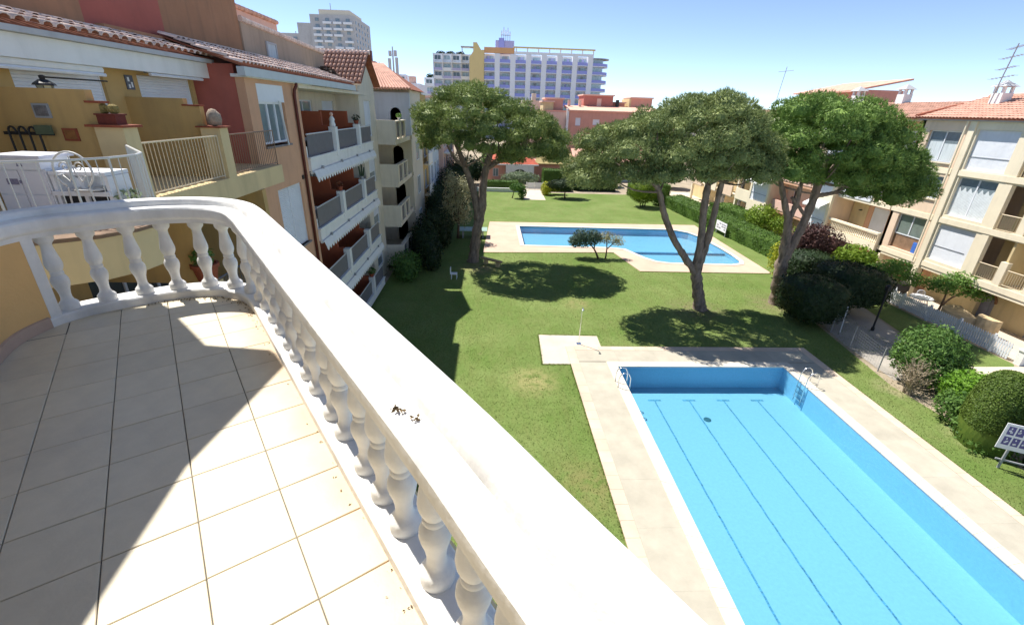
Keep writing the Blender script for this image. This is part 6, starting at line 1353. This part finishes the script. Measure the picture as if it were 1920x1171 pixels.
MB().box(3.2, 7.2, 205.9, 206.1, 37.4, 37.6).part('cross_bar', GREYM, t)
HW2 = thing('hotel_wing', 'white stepped wing with lilac balcony bands left of the yellow hotel wall', 'hotel', (-18, 215, 0))
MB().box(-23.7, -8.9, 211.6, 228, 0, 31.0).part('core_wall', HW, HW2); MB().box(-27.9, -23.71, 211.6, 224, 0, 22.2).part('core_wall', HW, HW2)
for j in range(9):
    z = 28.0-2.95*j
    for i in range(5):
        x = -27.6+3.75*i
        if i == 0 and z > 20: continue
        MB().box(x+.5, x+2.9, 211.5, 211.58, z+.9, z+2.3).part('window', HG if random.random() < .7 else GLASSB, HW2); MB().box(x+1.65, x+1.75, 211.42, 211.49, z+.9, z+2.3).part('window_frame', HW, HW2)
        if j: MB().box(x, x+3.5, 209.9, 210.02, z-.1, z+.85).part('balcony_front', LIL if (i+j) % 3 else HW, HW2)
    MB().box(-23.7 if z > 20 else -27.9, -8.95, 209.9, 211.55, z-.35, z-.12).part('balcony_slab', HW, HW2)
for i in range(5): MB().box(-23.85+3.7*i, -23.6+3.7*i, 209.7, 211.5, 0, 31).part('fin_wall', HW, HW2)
for k in range(3): leafy('roof_planting', ('dark shrub row on the hotel wing roof at its left corner', 'dark shrub row in the middle of the hotel wing roof', 'dark shrub row on the hotel wing roof nearest the yellow wall')[k], 'shrub', (-21+4*k, 213, 31), [((-21+4*k, 213, 31.3), (1.8, 1, .7))], DHEDGE, 12, .3, 120+k)
leafy('roof_planting', 'dark shrub clump on the lower step of the hotel wing', 'shrub', (-25.6, 213, 22.2), [((-25.6, 213, 22.8), (1.6, 1, .9))], DHEDGE, 12, .3, 124)
MB().box(-12.5, -7.4, 208, 212, 33.2, 33.5).box(-12.2, -11.9, 209, 209.3, 31, 33.19).part('roof_canopy', GREYM, HW2)
# --- grey tower, far left
TW = thing('tower_block', 'tall pale grey apartment tower beyond the left roofs', 'tower', (-89, 320, 0))
MB().box(-101, -77, 300, 337, 0, 56).part('wall', GRYW, TW); MB().box(-119, -101.01, 304, 335, 0, 47).part('wing_wall', GRYW, TW); MB().box(-109, -101.05, 302, 320, 0, 52).part('wing_wall', GRYW, TW)
MB().box(-97, -80, 304, 330, 56, 59).part('roof_house', M('tower cream', srgb('#cfc4b2')), TW)
wm = MB().box(0, 2.0, -.25, 0, 0, 1.6).mesh('window'); bd = MB().box(0, 4.6, -1.5, -0.02, 0, 1.1).mesh('balcony_front')
for j in range(14):
    z = 51.5-3.0*j
    for i in range(4):
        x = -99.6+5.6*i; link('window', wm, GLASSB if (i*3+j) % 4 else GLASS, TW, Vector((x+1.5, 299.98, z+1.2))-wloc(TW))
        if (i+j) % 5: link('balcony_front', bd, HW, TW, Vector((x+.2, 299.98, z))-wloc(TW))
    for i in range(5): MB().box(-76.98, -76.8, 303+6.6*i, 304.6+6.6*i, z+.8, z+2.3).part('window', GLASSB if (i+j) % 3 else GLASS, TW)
    for i in range(3): link('window', wm, GLASSB, TW, Vector((-118+5.4*i, 303.9, min(z, 43)+1))-wloc(TW)) if z < 44 else None
for k in range(5): MB().tube([(-114+2.5*k, 312, 47), (-114+2.5*k, 312, 49+1.4*(k % 3))], .25, 5).part('roof_pipe', GREYM, TW)
MB().tube([(-92, 310, 59), (-92, 310, 63)], .2, 5).part('aerial', GREYM, TW)
# --- rooftop telecom mast and nearby roofs behind the left row
WB2 = thing('white_block', 'white flat roofed building low behind the hipped tile roof', 'building', (-20, 112, 0))
MB().box(-24.5, -15.5, 110, 122, 0, 15.6).part('wall', HW, WB2); MB().box(-21.5, -18.6, 111, 116, 15.6, 17.3).part('roof_house', HW, WB2); MB().box(-17.9, -16.6, 111, 113, 15.6, 17.0).part('roof_house', PNKL, WB2)
for x in (-20.8, -19.6): MB().box(x, x+.7, 110.9, 110.98, 16.0, 16.8).part('window', GLASSB, WB2)
t = thing('telecom_mast', 'grey telecom mast with drum panels rising behind the left roofs', 'mast', (-21.0, 109.6, 15.6))
MB().box(-22.2, -19.9, 110.2, 112, 15.605, 16.7).part('base_house', GRYW, t); MB().tube([(-21, 110.9, 16.7), (-21, 110.9, 22.4)], [.22, .12], 8).part('mast', GRYW, t)
for dx, z0, z1 in ((-.75, 17, 20.2), (.75, 17, 20.4), (-.55, 20.6, 21.6), (.55, 20.6, 21.7)): MB().box(-21+dx-.28, -21+dx+.28, 110.6, 111.1, z0, z1).part('panel', GRYW, t)
MB().tube([(-24, 111, 15.6), (-24, 111, 19.5)], .06, 5).solo('roof_aerial', GREYM, 'thin roof aerial left of the telecom mast', 'aerial')
PL = thing('low_pink_house', 'low pinkish flat house in front of the hotel wing', 'building', (-14, 95, 0)); MB().box(-20, -8, 92, 104, 0, 12.7).part('wall', M('mauve render', srgb('#c7b2ae')), PL); MB().box(-20.2, -7.8, 91.8, 104, 12.7, 12.95).part('cornice', PNKL, PL)
# --- pink building centre right
PK = thing('pink_building', 'pink apartment building with roof terraces in front of the hotel', 'building', (21, 100, 0))
Fp = FY(95); hp = [(16.2, 17.2, 8.6, 10.0), (16.0, 17.2, 5.3, 7.0), (19.6, 20.9, 8.8, 9.8), (26.2, 27, 8.3, 9.9), (29, 30, 8.3, 9.6), (19.8, 21, 4.6, 6.6), (23, 24.2, 4.6, 6.6)]
wall(Fp, 14.85, 33, 0, 11.3, .3, hp, 'wall', PNK, PK); wall(FY(95.4), 10, 14.4, 0, 10.9, .3, [(12.2, 13, 7.8, 9.2), (12, 13, 4, 6)], 'wall', PNKL, PK)
for h in hp: w = window(Fp, PK, *h, 0, -.14, glass=WPVC if h[1] < 17.3 and h[2] > 8 or 19 < h[0] < 20 and h[2] > 8 else GLASSB)
window(FY(95.4), PK, 12.2, 13, 7.8, 9.2, 0, -.14, glass=GLASSB); window(FY(95.4), PK, 12, 13, 4, 6, 0, -.14, glass=GLASSB)
MB().box(14.42, 14.83, 94.8, 95.3, 0, 11.6).part('corner_strip', WHITE, PK); MB().box(10, 33, 95.71, 112, 0, 11.2).part('core_wall', PNK, PK)
MB().slab([(14.6, 94.7, 11.35), (33.3, 94.7, 11.35), (33.3, 101, 12.2), (14.6, 101, 12.2)], .2).part('roof', M('pale tile roof', srgb('#dcae98'), .85, .15, .6), PK)
for x0, x1, y0, y1, z1, m in ((10.6, 14.0, 98, 104, 13.2, PNK), (10.0, 12.0, 97, 103, 12.6, YEL2), (18.6, 24.6, 101, 107, 14.1, M('dusky pink render', srgb('#b67468'), .85, .08, .5)), (24.65, 27.6, 103, 108, 12.9, PNK), (28.6, 33, 102, 108, 13.9, PNK)):
    MB().box(x0, x1, y0, y1, 11.2, z1).part('roof_house', m, PK); MB().box(x0-.25, x1+.25, y0-.25, y1+.25, z1+.003, z1+.25).part('roof_edge', PNKL, PK)
MB().box(28.2, 28.58, 101.9, 108, 11.2, 13.8).part('side_wall', YEL2, PK)
for x in (15.2, 17.4): MB().box(x, x+.5, 99.5, 100, 12, 13.2).part('chimney', PNKL, PK)
MB().box(25.5, 26.1, 101.8, 102.4, 12, 13.5).part('chimney', IRON, PK)
for x in (21.3, ): MB().box(x, x+.9, 100.9, 100.99, 12.2, 13.6).part('roof_pier', PNKL, PK)
YB2 = thing('cream_block', 'small cream block between the pink building and the first pine crown', 'building', (9, 106, 0)); MB().box(6.5, 10.9, 108, 116, 0, 13.0).part('wall', CRM, YB2); MB().box(8.6, 9.5, 107.9, 109, 13.0, 14.4).part('chimney', CRM, YB2)
# --- red roofed villa at the end of the lawn
VL = thing('villa', 'low pink villa with red hipped roof and white arched porch', 'house', (4, 79, 0))
Fv = FY(78); wall(Fv, -0.6, 7.4, 0, 2.95, .25, [(0.3, 1.2, .9, 2.2)], 'wall', PNK, VL); window(Fv, VL, .3, 1.2, .9, 2.2, 1, -.12)
MB().box(-.6, 7.4, 78.26, 86, 0, 2.95).part('core_wall', PNK, VL); archwall(FY(77.3), 2.4, 7.0, 0, 2.75, 4.7, 1.45, .75, .2, WHITE, VL, 'porch_arch'); MB().box(3.2, 6.2, 77.9, 77.98, 0, 2.1).part('porch_door', GLASSB, VL)
for x in (3.9, 4.7, 5.5): MB().box(x-.05, x+.05, 77.8, 77.88, 0, 2.2).part('door_bar', WPVC, VL)
mb = MB(); mb.add([(-1, 77.4, 2.96), (7.8, 77.4, 2.96), (7.8, 86.5, 2.96), (-1, 86.5, 2.96), (2, 81.5, 4.6), (4.8, 81.5, 4.6)], [(0, 1, 5, 4), (1, 2, 5), (2, 3, 4, 5), (3, 0, 4), (0, 3, 2, 1)]); mb.part('roof', M('red tile roof', srgb('#a9513a'), .85, .2, 1.2), VL); MB().box(-.95, 7.75, 77.25, 77.4, 2.75, 2.95).part('gutter', WHITE, VL)
V2 = thing('villa', 'second low brick pink villa with arched window right of the garden gate', 'house', (11, 82, 0))
archwall(FY(80), 7.6, 14, 0, 2.9, 9.6, .75, 1.2, .25, PNK, V2); MB().box(8.9, 10.3, 80.3, 80.36, 0, 2).part('window', GLASSB, V2); MB().box(7.6, 14, 80.4, 88, 0, 2.9).part('core_wall', PNK, V2); MB().slab([(7.3, 79.5, 2.95), (14.4, 79.5, 2.95), (14, 84, 4.3), (8, 84, 4.3)], .15).part('roof', M('olive tile roof', srgb('#9a8a5a'), .85, .2, 1), V2)
V3 = thing('villa', 'white walled villa behind the tall hedge under the middle pine crown', 'house', (18, 84, 0)); wall(FY(82), 14.5, 28, 0, 3.2, .25, [(15.5, 17, .9, 2.2), (19, 21, .9, 2.2)], 'wall', WHITE, V3); [window(FY(82), V3, a, b, .9, 2.2, 1, -.12, glass=GLASSB) for a, b in ((15.5, 17), (19, 21))]; MB().slab([(14.2, 81.5, 3.25), (28.4, 81.5, 3.25), (28, 88, 4.9), (14.6, 88, 4.9)], .15).part('roof', TILE, V3); MB().box(14.5, 28, 82.26, 90, 0, 3.2).part('core_wall', PNKL, V3)
# --- background garden trees and town blocks so the gaps close with real things
rb = random.Random(9)
spots = [(-3.2, 75, 2.4, 'dark cypress like tree at the left corner of the red roofed villa'), (14.6, 74.5, 2.6, 'round dark tree behind the back hedges under the middle pine'), (17.8, 76.5, 2.9, 'broad dark tree behind the back hedges beside the white villa'), (24.3, 73, 2.8, 'dark tree at the right end of the back hedges'), (28.6, 76, 3.2, 'tall dark tree beside the end of the peach block'), (0.6, 88, 3.0, 'tree behind the red roofed villa left of its ridge'), (12.0, 90, 3.6, 'bushy tree in front of the pink building'), (33.5, 98, 5.4, 'distant treetop right of the pink building')]
for i, (x, y, h, lab) in enumerate(spots): leafy('garden_tree', lab, 'tree', (x, y, 0), [((x, y, h), (h*.75, h*.75, h*.8)), ((x+h*.4, y, h*.75), (h*.55, h*.55, h*.55)), ((x-h*.45, y+.3, h*.7), (h*.5, h*.5, h*.5))], DHEDGE if i in (0, 1, 3) else BUSH, 26, .2, 130+i, [([(x, y, 0), (x, y, h)], .2)], inner=.4)
for i, (x0, x1, y0, zt, m, lab) in enumerate(((-60, -38, 130, 12.5, PNKL, 'pale town block far left behind the left roofs'), (-36, -27, 128, 13.0, HW, 'white town block left of the telecom mast'), (34, 52, 130, 10.2, PNKL, 'low pink town block right of the hotel foot'), (48, 80, 160, 10.8, CRM, 'low cream town block behind the peach block'), (85, 150, 200, 11, GRYW, 'grey town block far right on the horizon'))):
    t = thing('town_block', lab, 'building', ((x0+x1)/2, y0, 0)); hs_ = [(x0+1.5+3.2*k, x0+2.9+3.2*k, z, z+1.4) for k in range(int((x1-x0-3)/3.2)) for z in (3.5, 6.6)]
    wall(FY(y0), x0, x1, 0, zt, .3, hs_, 'wall', m, t); MB().box(x0, x1, y0+.8, y0+14, 0, zt-.01).part('core_wall', GLASSB, t); MB().box(x0-.2, x1+.2, y0-.2, y0+14, zt+.003, zt+.25).part('roof', TILE, t)
